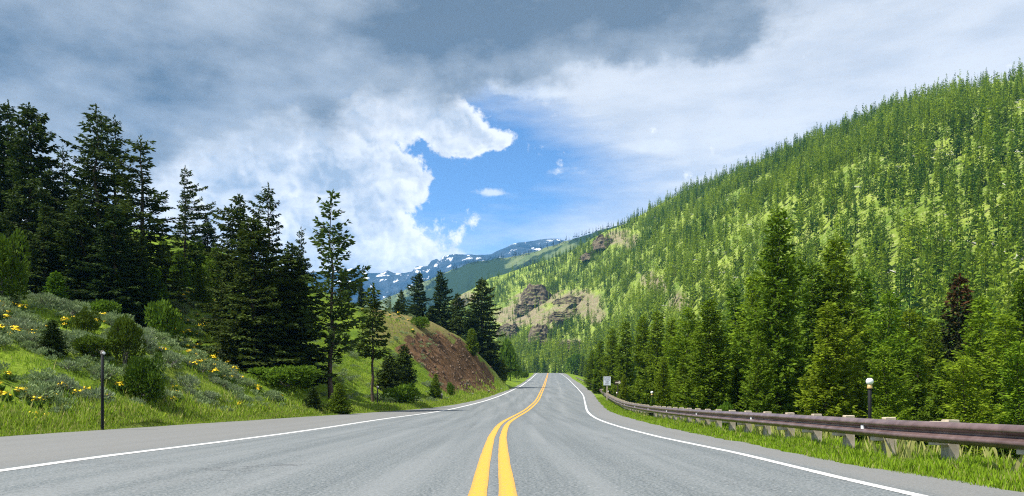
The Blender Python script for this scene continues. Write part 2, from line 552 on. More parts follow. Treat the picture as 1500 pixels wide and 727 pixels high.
hu = np.concatenate([np.arange(560, 940, 4.0), np.arange(940, 1560, 6.0), np.arange(1560, 2501, 20.0)])
hv = np.concatenate([np.linspace(0, 1, 130), np.linspace(1.02, 1.5, 12)])
HU, HV = np.meshgrid(hu, hv)
hx, hd, hz = hill_pt(HU, HV)
hpy = HY - F * (hz - CAMH) / hd
ny, nx = HU.shape
ii = np.arange(ny - 1)[:, None] * nx + np.arange(nx - 1)[None]
HF = np.stack([ii, ii + 1, ii + nx + 1, ii + nx], -1).reshape(-1, 4)


def blob(px, py, cx, cy, rx, ry):
    return np.exp(-(((px - cx) / rx) ** 2 + ((py - cy) / ry) ** 2))


def scree_at(px, py):
    s = 0
    for q in [(745, 462, 30, 16), (848, 445, 42, 20), (800, 470, 26, 16), (910, 352, 26, 16), (960, 415, 16, 14), (682, 438, 24, 12), (838, 505, 22, 8), (770, 440, 20, 14), (990, 440, 18, 16), (880, 470, 14, 10)]:
        s = s + blob(px, py, *q)
    return np.clip(s * 1.3, 0, 1)


jn = 22 * fbm(hx / 40, hd / 40, 3, 91)
scree = smooth(0.42, 0.85, scree_at(HU + jn, hpy + jn * .6) + .30 * fbm(hx / 16, hd / 16, 4, 93))
m_hill, nt, b = new_mat('hillside_ground')
P = pos(nt)
n1 = noise(nt, P, 0.045, 6, 0.62); n2 = noise(nt, P, 0.55, 6, 0.7); n3 = noise(nt, mapping(nt, P, (1, 1, 3)), 0.12, 6, 0.7)
c = mixc(nt, n1.ss(0.36, 0.64), (0.105, 0.175, 0.018), (0.245, 0.315, 0.045))
c = mixc(nt, n2.ss(0.50, 0.66) * 0.8, c, (0.38, 0.39, 0.17))
c = mixc(nt, n2.ss(0.48, 0.30) * 0.6, c, (0.05, 0.085, 0.012))
c = mixc(nt, n1.ss(0.62, 0.72) * 0.35, c, (0.27, 0.23, 0.13))
rk = mixc(nt, n2.ss(0.35, 0.65), (0.17, 0.140, 0.080), (0.30, 0.255, 0.160))
rk = mixc(nt, n3.ss(0.48, 0.62) * 0.75, rk, (0.15, 0.19, 0.045))
c = mixc(nt, attr(nt, 'scree'), c, rk)
nt.links.new(c, b.inputs['Base Color']); b.inputs['Roughness'].default_value = 0.95; b.inputs['Specular IOR Level'].default_value = 0.05
bump(nt, b, n2, 0.8, 2.0)
hillside = struct(link('hillside', np_mesh('hillside', np.stack([hx, hd, hz], -1), HF, [m_hill], vattrs={'scree': scree.ravel()}, smooth_shade=True)))


# ------------------------------------------------------------------ far ridges and mountains
def far_range(name, sky, dist, base_z, depth, mat, rough, seed, d2=None):
    """a range whose skyline is traced as (px, py); its face runs down towards the camera over DEPTH metres"""
    s = np.array(sky, float)
    us = np.linspace(s[0, 0], s[-1, 0], int((s[-1, 0] - s[0, 0]) / 1.6))
    ry = np.interp(us, s[:, 0], s[:, 1]) + rough * fbm(us / 14, us * 0, 4, seed)
    D = np.interp(us, s[:, 0], s[:, 2]) if s.shape[1] > 2 else np.full(len(us), dist)
    vs = np.concatenate([np.linspace(0, 1, 46), [1.1, 1.3, 1.7]])
    U, Vv = np.meshgrid(us, vs)
    rz = CAMH + (HY - ry) / F * D
    d = D[None] - depth * (1 - Vv)
    zz = base_z + (rz[None] - base_z) * np.where(Vv <= 1, np.clip(Vv, 0, 1) ** 1.15, 1 - 0.5 * (Vv - 1))
    x = (U - CX) / F * d
    a = np.sin(math.pi * np.clip(Vv, 0, 1)) ** .8
    zz = zz + a * (rz[None] - base_z) * 0.22 * (fbm(x / (depth * .16), d / (depth * .5), 5, seed + 9))
    ny, nx = U.shape
    i = np.arange(ny - 1)[:, None] * nx + np.arange(nx - 1)[None]
    fc = np.stack([i, i + 1, i + nx + 1, i + nx], -1).reshape(-1, 4)
    me = np_mesh(name, np.stack([x, d, zz], -1), fc, [mat], vattrs={'rise': Vv.ravel()}, smooth_shade=True)
    return struct(link(name, me))


m_mtn, nt, b = new_mat('mountain_rock_hazed')
P = pos(nt)
geo = nt.nodes.new('ShaderNodeNewGeometry'); sep = nt.nodes.new('ShaderNodeSeparateXYZ'); nt.links.new(geo.outputs['Normal'], sep.inputs[0])
nz = X(nt, sep.outputs['Z'])
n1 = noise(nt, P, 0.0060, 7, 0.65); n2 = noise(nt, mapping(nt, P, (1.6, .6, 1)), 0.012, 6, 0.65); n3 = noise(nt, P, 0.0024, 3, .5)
c = mixc(nt, n1.ss(0.35, 0.65), (0.012, 0.032, 0.052), (0.055, 0.080, 0.100))  # dark rock and forest, with blue of distant haze put into the colour
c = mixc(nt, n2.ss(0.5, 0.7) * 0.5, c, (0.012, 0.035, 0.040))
c = mixc(nt, (n2 * 0.55 + n1 * 0.35 + attr(nt, 'rise') * 0.14).ss(0.622, 0.640) * n3.ss(0.46, 0.50), c, (0.85, 0.87, 0.9))
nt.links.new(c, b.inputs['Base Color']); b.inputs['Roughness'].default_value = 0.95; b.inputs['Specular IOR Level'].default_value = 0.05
bump(nt, b, n1 + n2, 0.9, 60.0)
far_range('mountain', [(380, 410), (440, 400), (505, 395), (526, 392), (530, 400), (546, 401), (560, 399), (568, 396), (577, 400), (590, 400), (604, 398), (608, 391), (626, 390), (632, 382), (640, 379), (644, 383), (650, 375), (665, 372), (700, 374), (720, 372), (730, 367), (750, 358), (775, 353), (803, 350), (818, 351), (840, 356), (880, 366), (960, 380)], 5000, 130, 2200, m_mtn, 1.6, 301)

m_ridge, nt, b = new_mat('meadow_and_forest_ridge')
P = pos(nt)
n1 = noise(nt, mapping(nt, P, (1.0, 0.35, 1.6)), 0.0026, 4, 0.55); n2 = noise(nt, P, 0.03, 5, 0.7)
c = mixc(nt, n2.ss(0.35, 0.65), (0.085, 0.125, 0.045), (0.15, 0.18, 0.075))
c = mixc(nt, (n1 + (n2 - 0.5) * 0.12).ss(0.475, 0.50), c, (0.022, 0.045, 0.018))
nt.links.new(c, b.inputs['Base Color']); b.inputs['Roughness'].default_value = 0.95; b.inputs['Specular IOR Level'].default_value = 0.05
bump(nt, b, n2, 1.0, 14.0)
far_range('ridge', [(430, 455, 2600), (520, 448, 2550), (560, 440, 2500), (600, 421, 2450), (640, 404, 2350), (690, 385, 2250), (740, 377, 2150), (787, 367, 2050), (826, 354, 1950), (860, 344, 1850), (900, 331, 1750), (940, 322, 1700), (1000, 310, 1650)], 2200, 40, 800, m_ridge, 2.4, 401)

# ------------------------------------------------------------------ plant makers
def rot_about(v, axis, ang):
    c = np.cos(ang)[:, None]; s = np.sin(ang)[:, None]
    return v * c + np.cross(axis, v) * s + axis * (axis * v).sum(-1, keepdims=True) * (1 - c)


def nrm(v):
    return v / (np.linalg.norm(v, axis=-1, keepdims=True) + 1e-9)


def sprays(base, direc, length, width, r):
    """leaf-shaped quads: base, two shoulders, tip, slightly twisted"""
    n = len(base)
    d = nrm(direc); side = np.cross(d, np.tile((0, 0, 1.0), (n, 1))); side = nrm(side + 1e-6)
    side = rot_about(side, d, r.normal(0, 0.9, n))
    L = length[:, None]; W = width[:, None]
    p0 = base; p1 = base + d * L * 0.45 + side * W; p2 = base + d * L; p3 = base + d * L * 0.45 - side * W
    v = np.stack([p0, p1, p2, p3], 1).reshape(-1, 3)
    f = np.arange(n * 4).reshape(-1, 4)
    return v, f


def conifer(h, rad, clear=0.05, whorl=0.42, per=6, droop=0.25, up=0.0, taper=0.85, spray=0.42, step=0.22, ragged=0.3, gap=0.0, seed=1, wfac=0.20, top=1.0, hang=0.35, lump=0.0, dense=2):
    """branch by branch conifer; returns crown arrays and limb list"""
    r = np.random.default_rng(seed)
    zs = np.arange(clear * h, h * 0.985, whorl)
    br = []
    ph = r.uniform(0, 6.28)
    lobes = [(r.uniform(0, 6.28), r.uniform(0.2, 0.9) * h, r.uniform(0.06, 0.16) * h) for _ in range(7)]
    for z in zs:
        t = (z - clear * h) / (h * (1 - clear))
        prof = (1 - t) ** taper * top * min(1.0, 0.55 + t * 4.5) + 0.02
        k = max(3, int(per * (0.55 + 0.45 * (1 - t)) + r.uniform(0, 1)))
        for j in range(k):
            if r.random() < gap: continue
            az = ph + 2 * math.pi * (j + r.uniform(-.35, .35)) / k
            Lb = rad * prof * (1 + r.normal(0, ragged))
            for la, lz, lw in lobes:
                Lb *= 1 + lump * math.cos(az - la) * math.exp(-((z - lz) / lw) ** 2)
            Lb = max(0.12, min(Lb, rad * 1.5))
            br.append((z + r.uniform(-.5, .5) * whorl, az, Lb, t))
        ph += 0.9
    br = np.array(br)
    B, D, LL, limbs, Sx = [], [], [], [], []
    for z, az, Lb, t in br:
        n = max(2, int(Lb / step))
        s = np.linspace(0.12 + 0.18 * (Lb > 1.2), 1, n)
        el0 = up + 0.55 * t - droop * (1 - t)
        out = np.array([math.cos(az), math.sin(az), 0])
        q = out[None] * (s * Lb)[:, None]
        sag = -droop * 0.5 * Lb * s ** 1.6 + 0.22 * Lb * s ** 3 * (droop > 0)
        q[:, 2] = z + math.tan(el0) * Lb * s * 0.7 + sag
        lat = np.array([-out[1], out[0], 0])
        width = 0.36 * Lb * (1 - s) + 0.16
        bt = r.normal(0, .16)
        for rep_ in range(dense):
            for side in (-1, 1):
                dirs = out[None] * 0.75 + lat[None] * side * 0.85 + np.array([0, 0, -hang])[None] + r.normal(0, .30, (n, 3))
                B.append(q + lat[None] * side * (width * r.uniform(0, .85, n))[:, None] + r.normal(0, .05, (n, 3))); D.append(dirs); LL.append(spray * r.uniform(.6, 1.25, n)); Sx.append(np.full(n, bt))
        dirs = out[None] + np.array([0, 0, 0.25 + up])[None] + r.normal(0, .35, (n, 3))
        B.append(q); D.append(dirs); LL.append(spray * r.uniform(.6, 1.1, n)); Sx.append(np.full(n, bt))
        limbs.append((z, az, Lb, q))
    B = np.concatenate(B); D = np.concatenate(D); LL = np.concatenate(LL); Sx = np.concatenate(Sx)
    n = 16
    tb = np.c_[r.normal(0, .03, n), r.normal(0, .03, n), h - np.linspace(0, 1, n) * h * .06]
    B = np.concatenate([B, tb]); D = np.concatenate([D, np.c_[r.normal(0, .35, (n, 2)), np.full(n, 1.)]]); LL = np.concatenate([LL, np.full(n, spray * .8)]); Sx = np.concatenate([Sx, np.zeros(n)])
    v, f = sprays(B, D, LL, LL * wfac, r)
    tint = np.clip(0.42 + Sx + r.normal(0, .20, len(f)), 0, 1)
    return v, f, tint, limbs


def trunk_mesh(h, r0, limbs, mat, seed, limb_share=0.5, name='trunk', lean=0.0):
    r = random.Random(seed); mb = MB()
    n = 9
    pts = [(r.uniform(-1, 1) * 0.012 * h * (i > 0), r.uniform(-1, 1) * 0.012 * h * (i > 0), h * i / n * 0.97 - 0.35 * (i == 0)) for i in range(n + 1)]
    pts[-1] = (0, 0, h * .97)
    mb.tube(pts, [max(0.012, r0 * (1.25 if i == 0 else (1 - i / n) ** .85)) for i in range(n + 1)], 8)
    for z, az, Lb, q in limbs:
        if r.random() < limb_share and Lb > 0.5:
            m = len(q) // 2
            p = [(0, 0, z)] + [tuple(q[k]) for k in sorted({max(0, m // 2), m, len(q) - 1})]
            mb.tube(p, [max(.008, r0 * .20 * (Lb / 3) ** .5 * (1 - i / len(p))) for i in range(len(p))], 4, cap=False)
    return mb.mesh(name, mat, True)


m_bark = plain('bark_brown', (0.085, 0.065, 0.05), 0.9, var=0.4, scale=9, spec=0.1)
m_bark_grey = plain('bark_grey', (0.17, 0.155, 0.14), 0.9, var=0.35, scale=9, spec=0.1)
m_fir = foliage('dark_fir_needles', (0.010, 0.022, 0.005), (0.048, 0.086, 0.014), (0.075, 0.100, 0.012), 0.45, 0.22)
m_pine = foliage('pine_needles', (0.022, 0.048, 0.010), (0.090, 0.140, 0.024), (0.110, 0.140, 0.018), 0.35, 0.25)
m_green = foliage('valley_pine_needles', (0.034, 0.085, 0.007), (0.145, 0.245, 0.016), (0.230, 0.275, 0.014), 0.55, 0.32)
m_bright = foliage('bright_pine_needles', (0.055, 0.125, 0.008), (0.210, 0.330, 0.018), (0.28, 0.32, 0.016), 0.5, 0.35)
m_young = foliage('young_conifer_needles', (0.030, 0.080, 0.006), (0.125, 0.220, 0.014), (0.16, 0.20, 0.015), 0.5, 0.3)
m_rusty = foliage('rusty_needles', (0.014, 0.020, 0.006), (0.050, 0.060, 0.014), None, 0, 0.15)
_n = m_rusty.node_tree; _z = _n.nodes.new('ShaderNodeSeparateXYZ'); _n.links.new(_n.nodes.new('ShaderNodeTexCoord').outputs['Object'], _z.inputs[0])
_b = _n.nodes['Principled BSDF']; _c0 = _b.inputs['Base Color'].links[0].from_socket
_rust = mixc(_n, attr(_n, 'tint'), (0.040, 0.018, 0.007), (0.120, 0.052, 0.018))
_n.links.new(mixc(_n, (X(_n, _z.outputs['Z']) + attr(_n, 'tint') * 4.0).ss(9.5, 14.0), _c0, _rust), _b.inputs['Base Color'])
m_bush = foliage('bright_bush_leaves', (0.040, 0.095, 0.008), (0.130, 0.235, 0.018), (0.14, 0.20, 0.02), 0.4, 0.3)
m_juni = foliage('juniper_scales', (0.026, 0.060, 0.006), (0.095, 0.165, 0.013), (0.115, 0.115, 0.016), 0.6, 0.25)
m_sage = foliage('sage_leaves', (0.095, 0.135, 0.070), (0.270, 0.325, 0.190), (0.20, 0.29, 0.08), 0.6, 0.2)
m_grass = foliage('grass_blades', (0.125, 0.235, 0.008), (0.290, 0.450, 0.016), (0.46, 0.41, 0.17), 1.0, 0.35, per_face_rnd=True)
m_herb = foliage('broad_leaves', (0.045, 0.10, 0.018), (0.12, 0.20, 0.035), None, 0, 0.25)
m_petal = plain('yellow_petals', (0.86, 0.60, 0.010), 0.6, var=0.12, scale=20, spec=0.2)
m_far = foliage('hillside_needles', (0.018, 0.052, 0.009), (0.105, 0.200, 0.018), (0.285, 0.375, 0.024), 0.85, 0.32)
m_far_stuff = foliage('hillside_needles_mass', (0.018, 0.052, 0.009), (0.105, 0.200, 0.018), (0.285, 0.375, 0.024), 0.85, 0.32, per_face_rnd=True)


def tree_kind(h, trunk_r, mat, bark, seed, limb_share=0.5, **kw):
    v, f, t, limbs = conifer(h, seed=seed, **kw)
    return dict(h=h, r=kw['rad'], crown=np_mesh('crown', v, f, [mat], {'tint': t}), trunk=trunk_mesh(h, trunk_r, limbs, bark, seed, limb_share))


FIR = [tree_kind(16, .26, m_fir, m_bark, 100 + s, rad=3.3, clear=.03, whorl=.33, per=8, droop=.42, taper=.74, spray=.42, step=.18, ragged=.28, gap=.04, wfac=.22, hang=.42, lump=.45, dense=3) for s in range(4)]
FIR_OPEN = [tree_kind(16, .24, m_fir, m_bark, 120 + s, rad=2.8, clear=.05, whorl=.50, per=7, droop=.30, taper=.66, spray=.40, step=.17, ragged=.34, gap=.12, wfac=.20, hang=.32, lump=.5, dense=3) for s in range(3)]
PINE_LONE = tree_kind(17, .20, m_pine, m_bark, 141, .9, rad=1.75, clear=.20, whorl=.50, per=6, droop=.06, up=.15, taper=.50, spray=.44, step=.20, ragged=.38, gap=.18, wfac=.26, hang=.05, lump=.4, dense=2)
PINE_SLIM = tree_kind(10, .11, m_pine, m_bark, 151, .6, rad=1.1, clear=.40, whorl=.28, per=6, droop=.25, taper=.7, spray=.36, step=.16, ragged=.25, gap=.06, wfac=.24, hang=.3)
VALLEY = [tree_kind(13, .17, m_green, m_bark, 160 + s, rad=2.1, clear=.02, whorl=.27, per=9, droop=.14, up=.14, taper=.66, spray=.33, step=.14, ragged=.20, gap=.03, wfac=.23, hang=.05, lump=.30, dense=2) for s in range(4)]
BRIGHT = [tree_kind(9, .13, m_bright, m_bark, 230 + s, rad=1.75, clear=.02, whorl=.24, per=9, droop=.10, up=.22, taper=.72, spray=.27, step=.12, ragged=.22, gap=.03, wfac=.20, hang=.0, lump=.3, dense=2) for s in range(3)]
VALLEY_SLIM = [tree_kind(12, .14, m_green, m_bark, 170 + s, rad=1.35, clear=.03, whorl=.27, per=8, droop=.14, up=.12, taper=.60, spray=.33, step=.14, ragged=.22, gap=.03, wfac=.23, hang=.08, lump=.3, dense=2) for s in range(3)]
RUSTY = tree_kind(12, .17, m_rusty, m_bark, 181, rad=2.2, clear=.03, whorl=.30, per=8, droop=.25, taper=.85, spray=.40, step=.18, ragged=.22, gap=.05, wfac=.22, hang=.2)
YOUNG = [tree_kind(4, .06, m_young, m_bark, 190 + s, rad=1.15, clear=.02, whorl=.14, per=9, droop=.1, up=.15, taper=.75, spray=.24, step=.11, ragged=.18, gap=.02, wfac=.24, hang=.05) for s in range(3)]
DKYOUNG = [tree_kind(4, .06, m_fir, m_bark, 200 + s, rad=1.1, clear=.02, whorl=.14, per=9, droop=.2, taper=.75, spray=.24, step=.11, ragged=.2, gap=.02, wfac=.24, hang=.2) for s in range(2)]
MIDTREE = [tree_kind(11, .14, m_green, m_bark, 210 + s, .15, rad=1.5, clear=.04, whorl=.42, per=6, droop=.15, up=.08, taper=.70, spray=.66, step=.34, ragged=.22, gap=.03, wfac=.25, hang=.1, lump=.3) for s in range(4)]

used = {}


def plant_tree(kind, name, label, px, top, d, fat=1.0, base=None, group=None, cat='tree', rz=None, loc=None, hgt=None):
    x = (px - CX) / F * d
    if loc is None:
        z = float(H(x, d))
        zt = CAMH + (HY - top) / F * d
        h = max(1.0, zt - z) if hgt is None else hgt
        loc = (x, d, z - 0.05)
    else:
        h = hgt
    s = h / kind['h']
    o = thing(name, label, cat, loc, random.uniform(0, 6.28) if rz is None else rz, (s * fat, s * fat, s), group)
    link('trunk', kind['trunk'], o); link('crown', kind['crown'], o)
    return o


def shell_shrub(rx, rz, n, leaf, seed, lobes=6, lo=-0.15, upright=0.3, wf=0.25):
    """leaves on and below the surface of several merged mounds"""
    r = np.random.default_rng(seed)
    cs = [(0, 0, 0.45 * rz, 0.62 * rx, 0.55 * rz)] + [(rx * q * math.cos(a), rx * q * math.sin(a), r.uniform(.25, .70) * rz, r.uniform(.26, .48) * rx, r.uniform(.22, .48) * rz) for a, q in zip(np.linspace(0, 6.28, lobes, endpoint=False) + r.uniform(0, 1), r.uniform(.35, .80, lobes))]
    B, D, T = [], [], []
    w = np.array([c[3] ** 2 for c in cs]); w /= w.sum()
    for c, wi in zip(cs, w):
        k = int(n * wi)
        u = nrm(r.normal(0, 1, (k, 3))); u[:, 2] = np.where(u[:, 2] < lo, -u[:, 2], u[:, 2])
        rr = r.uniform(.55, 1.05, k) ** .6
        p = np.array(c[:3])[None] + u * rr[:, None] * np.array([c[3], c[3], c[4]])[None]
        B.append(p); D.append(u + np.array([0, 0, upright])[None] + r.normal(0, .4, (k, 3)))
        T.append(np.clip(r.normal(.5, .1) + r.normal(0, .25, k), 0, 1))
    B = np.concatenate(B); D = np.concatenate(D); T = np.concatenate(T)
    B[:, 2] = np.maximum(B[:, 2], r.uniform(0.0, .12, len(B)) * rz)
    L = leaf * r.uniform(.6, 1.3, len(B))
    v, f = sprays(B, D, L, L * wf, r)
    return v, f, T


def stem_mesh(rx, rz, mat, seed, n=7, r0=.03):
    r = random.Random(seed); mb = MB()
    for k in range(n):
        a = 6.28 * k / n + r.uniform(-.3, .3)
        e = (math.cos(a) * rx * .6, math.sin(a) * rx * .6, rz * r.uniform(.5, .8))
        mb.tube([(0, 0, -.1), (e[0] * .35, e[1] * .35, e[2] * .5), e], [r0, r0 * .7, r0 * .3], 5, cap=False)
    return mb.mesh('stem', mat, True)


def shrub_kind(rx, rz, n, leaf, mat, seed, **kw):
    kw.setdefault('lo', -0.75)
    v, f, t = shell_shrub(rx, rz, n, leaf, seed, **kw)
    return dict(rx=rx, rz=rz, crown=np_mesh('foliage', v, f, [mat], {'tint': t}), stem=stem_mesh(rx, rz, m_bark_grey, seed))


SAGE = [shrub_kind(.62, .60, 620, .13, m_sage, 300 + s, lobes=6 + s % 3, upright=.7, wf=.17) for s in range(5)]
BUSH = [shrub_kind(1.3, 1.5, 2600, .20, m_bush, 320 + s, lobes=7, upright=.4, wf=.30) for s in range(3)]
JUNI = [shrub_kind(1.0, 1.9, 3400, .17, m_juni, 340 + s, lobes=6, upright=.9, wf=.24) for s in range(3)]


def plant_shrub(kind, name, label, px, top, d, width_px, group=None, cat='shrub', base_lift=0.0):
    x = (px - CX) / F * d; z = float(H(x, d))
    h = max(.4, CAMH + (HY - top) / F * d - z)
    wid = width_px / F * d
    o = thing(name, label, cat, (x, d, z - .05), random.uniform(0, 6.28), (wid / 2 / kind['rx'], wid / 2 / kind['rx'], h / kind['rz'] / 1.02), group)
    link('foliage', kind['crown'], o); link('stem', kind['stem'], o)
    return o


# ------------------------------------------------------------------ trees of the bank
K = FIR; KO = FIR_OPEN
bank_trees = [
    (K[0], 'fir_tree', 'tall ragged dark fir at the very end of the bank, behind the juniper', -22, 128, 62, 1.05),
    (KO[0], 'fir_tree', 'dark narrow fir squeezed between two broader firs above the juniper', 12, 148, 66, 1.0),
    (K[1], 'fir_tree', 'broad dark fir with ragged tiers just behind the domed juniper', 42, 153, 60, 1.0),
    (KO[1], 'fir_tree', 'mid-height fir in the notch between the broad ragged fir and the twin spires', 92, 214, 64, 1.05),
    (KO[0], 'fir_tree', 'taller of the twin fir spires above the flowery bank', 141, 156, 61, 1.1),
    (KO[2], 'fir_tree', 'shorter of the twin fir spires, green at its tips', 168, 170, 63, 1.0),
    (KO[1], 'fir_tree', 'dark fir with open layered branches letting sky through, beside the twin spires', 206, 199, 60, 1.35),
    (K[2], 'fir_tree', 'shadowed low fir filling the gap under the broad ragged fir', 66, 300, 55, 1.3),
    (K[3], 'fir_tree', 'shadowed low fir at the foot of the taller twin spire', 122, 290, 55, 1.35),
    (K[0], 'fir_tree', 'shadowed wide fir at the foot of the open layered fir', 168, 300, 54, 1.2),
    (K[1], 'fir_tree', 'dark fir skirt behind the round juniper at the bank crest', 208, 345, 56, .95),
    (KO[2], 'fir_tree', 'thin gappy fir standing alone against white cloud', 271, 243, 74, .9),
    (K[3], 'fir_tree', 'short bushy fir leaning on the thin gappy fir', 303, 318, 76, 1.0),
    (K[2], 'fir_tree', 'stout black-green fir, first of the dense clump above the gully', 350, 286, 58, .95),
    (KO[0], 'fir_tree', 'narrow pointed fir rising highest from the dense clump above the gully', 393, 269, 62, .95),
    (K[0], 'fir_tree', 'massive dark fir in the middle of the dense clump, branches to the ground', 372, 318, 54, 1.35),
    (K[3], 'fir_tree', 'dark fir with trailing low boughs between the dense clump and the lone pine', 428, 358, 56, 1.2),
    (KO[1], 'fir_tree', 'slim pale-tipped fir peeping out behind the dense clump', 441, 333, 80, .8),
    (PINE_LONE, 'pine_tree', 'tall lone pine with a bare straight trunk at the roadside, thin clumped crown', 486, 283, 56, 1.1),
    (PINE_SLIM, 'pine_tree', 'slender small pine with a long bare stem beside the lone pine', 547, 417, 63, 1.25),
    (K[1], 'fir_tree', 'small dark fir on the crest just past the lone pine', 506, 392, 106, .9),
    (K[2], 'fir_tree', 'second small dark fir on the crest past the lone pine', 529, 408, 108, 1.0),
    (K[0], 'fir_tree', 'low bushy fir on the crest beside the slender small pine', 549, 436, 119, 1.3),
    (K[3], 'fir_tree', 'rounded low fir at the start of the tan crest', 604, 446, 128, 1.4),
    (K[2], 'fir_tree', 'dark low fir between the two tall firs and the crest bush', 632, 448, 130, 1.3),
    (K[1], 'fir_tree', 'dark fir closing the gap just before the crest bush', 583, 440, 122, 1.1),
    (KO[2], 'fir_tree', 'little pointed fir behind the grassy crest, before the blue mountain', 571, 432, 132, 1.0),
    (K[0], 'fir_tree', 'spindly fir behind the grassy crest, next to the tall pair', 588, 424, 136, .8),
    (K[1], 'fir_tree', 'first of the tall pair of dark firs behind the brown road cut', 615, 399, 142, 1.0),
    (K[3], 'fir_tree', 'second of the tall pair of dark firs behind the brown road cut', 645, 397, 144, .9),
    (K[2], 'fir_tree', 'lower dark fir between the tall pair and the big fir above the cut', 670, 430, 142, 1.1),
    (K[0], 'fir_tree', 'big dark fir directly above the steep end of the brown cut', 706, 407, 138, 1.15),
    (K[1], 'fir_tree', 'squat dark fir tucked in front of the big fir above the cut', 688, 455, 136, 1.2),
    (YOUNG[0], 'young_conifer', 'bright young conifer under the open layered fir', 240, 352, 72, 1.0),
    (YOUNG[1], 'young_conifer', 'yellow-green young conifer below the thin gappy fir', 262, 366, 70, .9),
    (YOUNG[2], 'young_conifer', 'tall young conifer beside the short bushy fir', 288, 346, 74, .9),
    (YOUNG[0], 'young_conifer', 'young conifer close against the stout black-green fir', 316, 362, 72, .9),
    (YOUNG[1], 'young_conifer', 'lit young conifer in front of the gappy fir, above the flower slope', 295, 392, 64, 1.0),
    (YOUNG[2], 'young_conifer', 'slanting young conifer over the bright bush at the gully head', 225, 392, 58, 1.1),
    (DKYOUNG[0], 'young_conifer', 'dark young conifer on the sage bank, bushy to the ground', 77, 468, 33, 1.25),
    (YOUNG[1], 'young_conifer', 'olive young conifer at the crest behind the yellow flowers', 82, 398, 46, 1.0),
    (DKYOUNG[1], 'young_conifer', 'small dark spruce at the verge in front of the broad green bush', 458, 566, 48.5, 1.3),
    (YOUNG[2], 'young_conifer', 'small green spruce at the verge under the lone pine', 497, 561, 50, 1.2),
    (DKYOUNG[0], 'young_conifer', 'dense dark young conifer above the bright roadside bush', 592, 506, 76, 1.0),
    (DKYOUNG[1], 'young_conifer', 'pointed dark young conifer next to the slender small pine', 571, 520, 73, 1.5),
    (YOUNG[0], 'young_conifer', 'airy young pine on the grass below the brown cut', 638, 548, 77, .8),
    (YOUNG[2], 'young_conifer', 'tiny conifer standing on the lip of the brown cut', 691, 482, 122, 1.0),
]
for k, n, l, px, top, d, fat in bank_trees:
    plant_tree(k, n, l, px, top, d, fat)

for args in [
    (JUNI[0], 'juniper', 'large domed bright juniper at the end of the sage bank', 0, 346, 38, 72),
    (JUNI[1], 'juniper', 'small round juniper behind the dark young conifer on the bank', 125, 454, 38, 36),
    (JUNI[2], 'juniper', 'dark egg-shaped juniper on the bank above the snow pole', 183, 463, 36, 50),
    (JUNI[1], 'juniper', 'spreading olive juniper just uphill of the snow pole', 212, 524, 33.5, 62),
    (JUNI[0], 'juniper', 'brownish juniper between the dark young conifer and the egg-shaped one', 138, 492, 35, 62),
    (JUNI[2], 'juniper', 'small dark juniper on the flower slope at the gully', 321, 450, 60, 24),
    (JUNI[2], 'juniper', 'dark round bush at the steep end of the brown cut', 735, 527, 137, 18),
]:
    plant_shrub(*args)
for args in [
    (BUSH[0], 'bush', 'bright bush at the gully head under the young conifer', 240, 442, 52, 46),
    (BUSH[1], 'bush', 'broad green bush at the foot of the dense fir clump', 420, 536, 51, 92),
    (BUSH[2], 'bush', 'bright green rounded bush at the verge below the dark conifers', 589, 565, 66, 54),
    (BUSH[0], 'bush', 'low leafy bush on the crest behind the juniper, above the yellow flowers', 148, 440, 44, 48),
    (BUSH[1], 'bush', 'low dark bush on the skyline of the grassy crest', 616, 464, 107, 26),
    (BUSH[2], 'bush', 'small leafy bush at the foot of the young pine below the cut', 660, 562, 86, 12),
    (BUSH[0], 'bush', 'bright willow bush beside the road past the brown cut', 742, 500, 190, 26),
    (BUSH[1], 'bush', 'roadside bush on the inside of the far bend', 757, 535, 215, 14),
    (BUSH[2], 'bush', 'low bush right at the far bend, beside the asphalt', 768, 545, 240, 16),
    (BUSH[0], 'bush', 'bright green bush on the far grass beside the crest of the road', 843, 520, 420, 26),
    (BUSH[1], 'bush', 'leafy bush behind the guardrail, just past its small white-ball post', 1062, 590, 26, 22),
    (BUSH[2], 'bush', 'yellowish low bush behind the guardrail, near the white sign', 917, 574, 78, 26),
]:
    plant_shrub(*args)

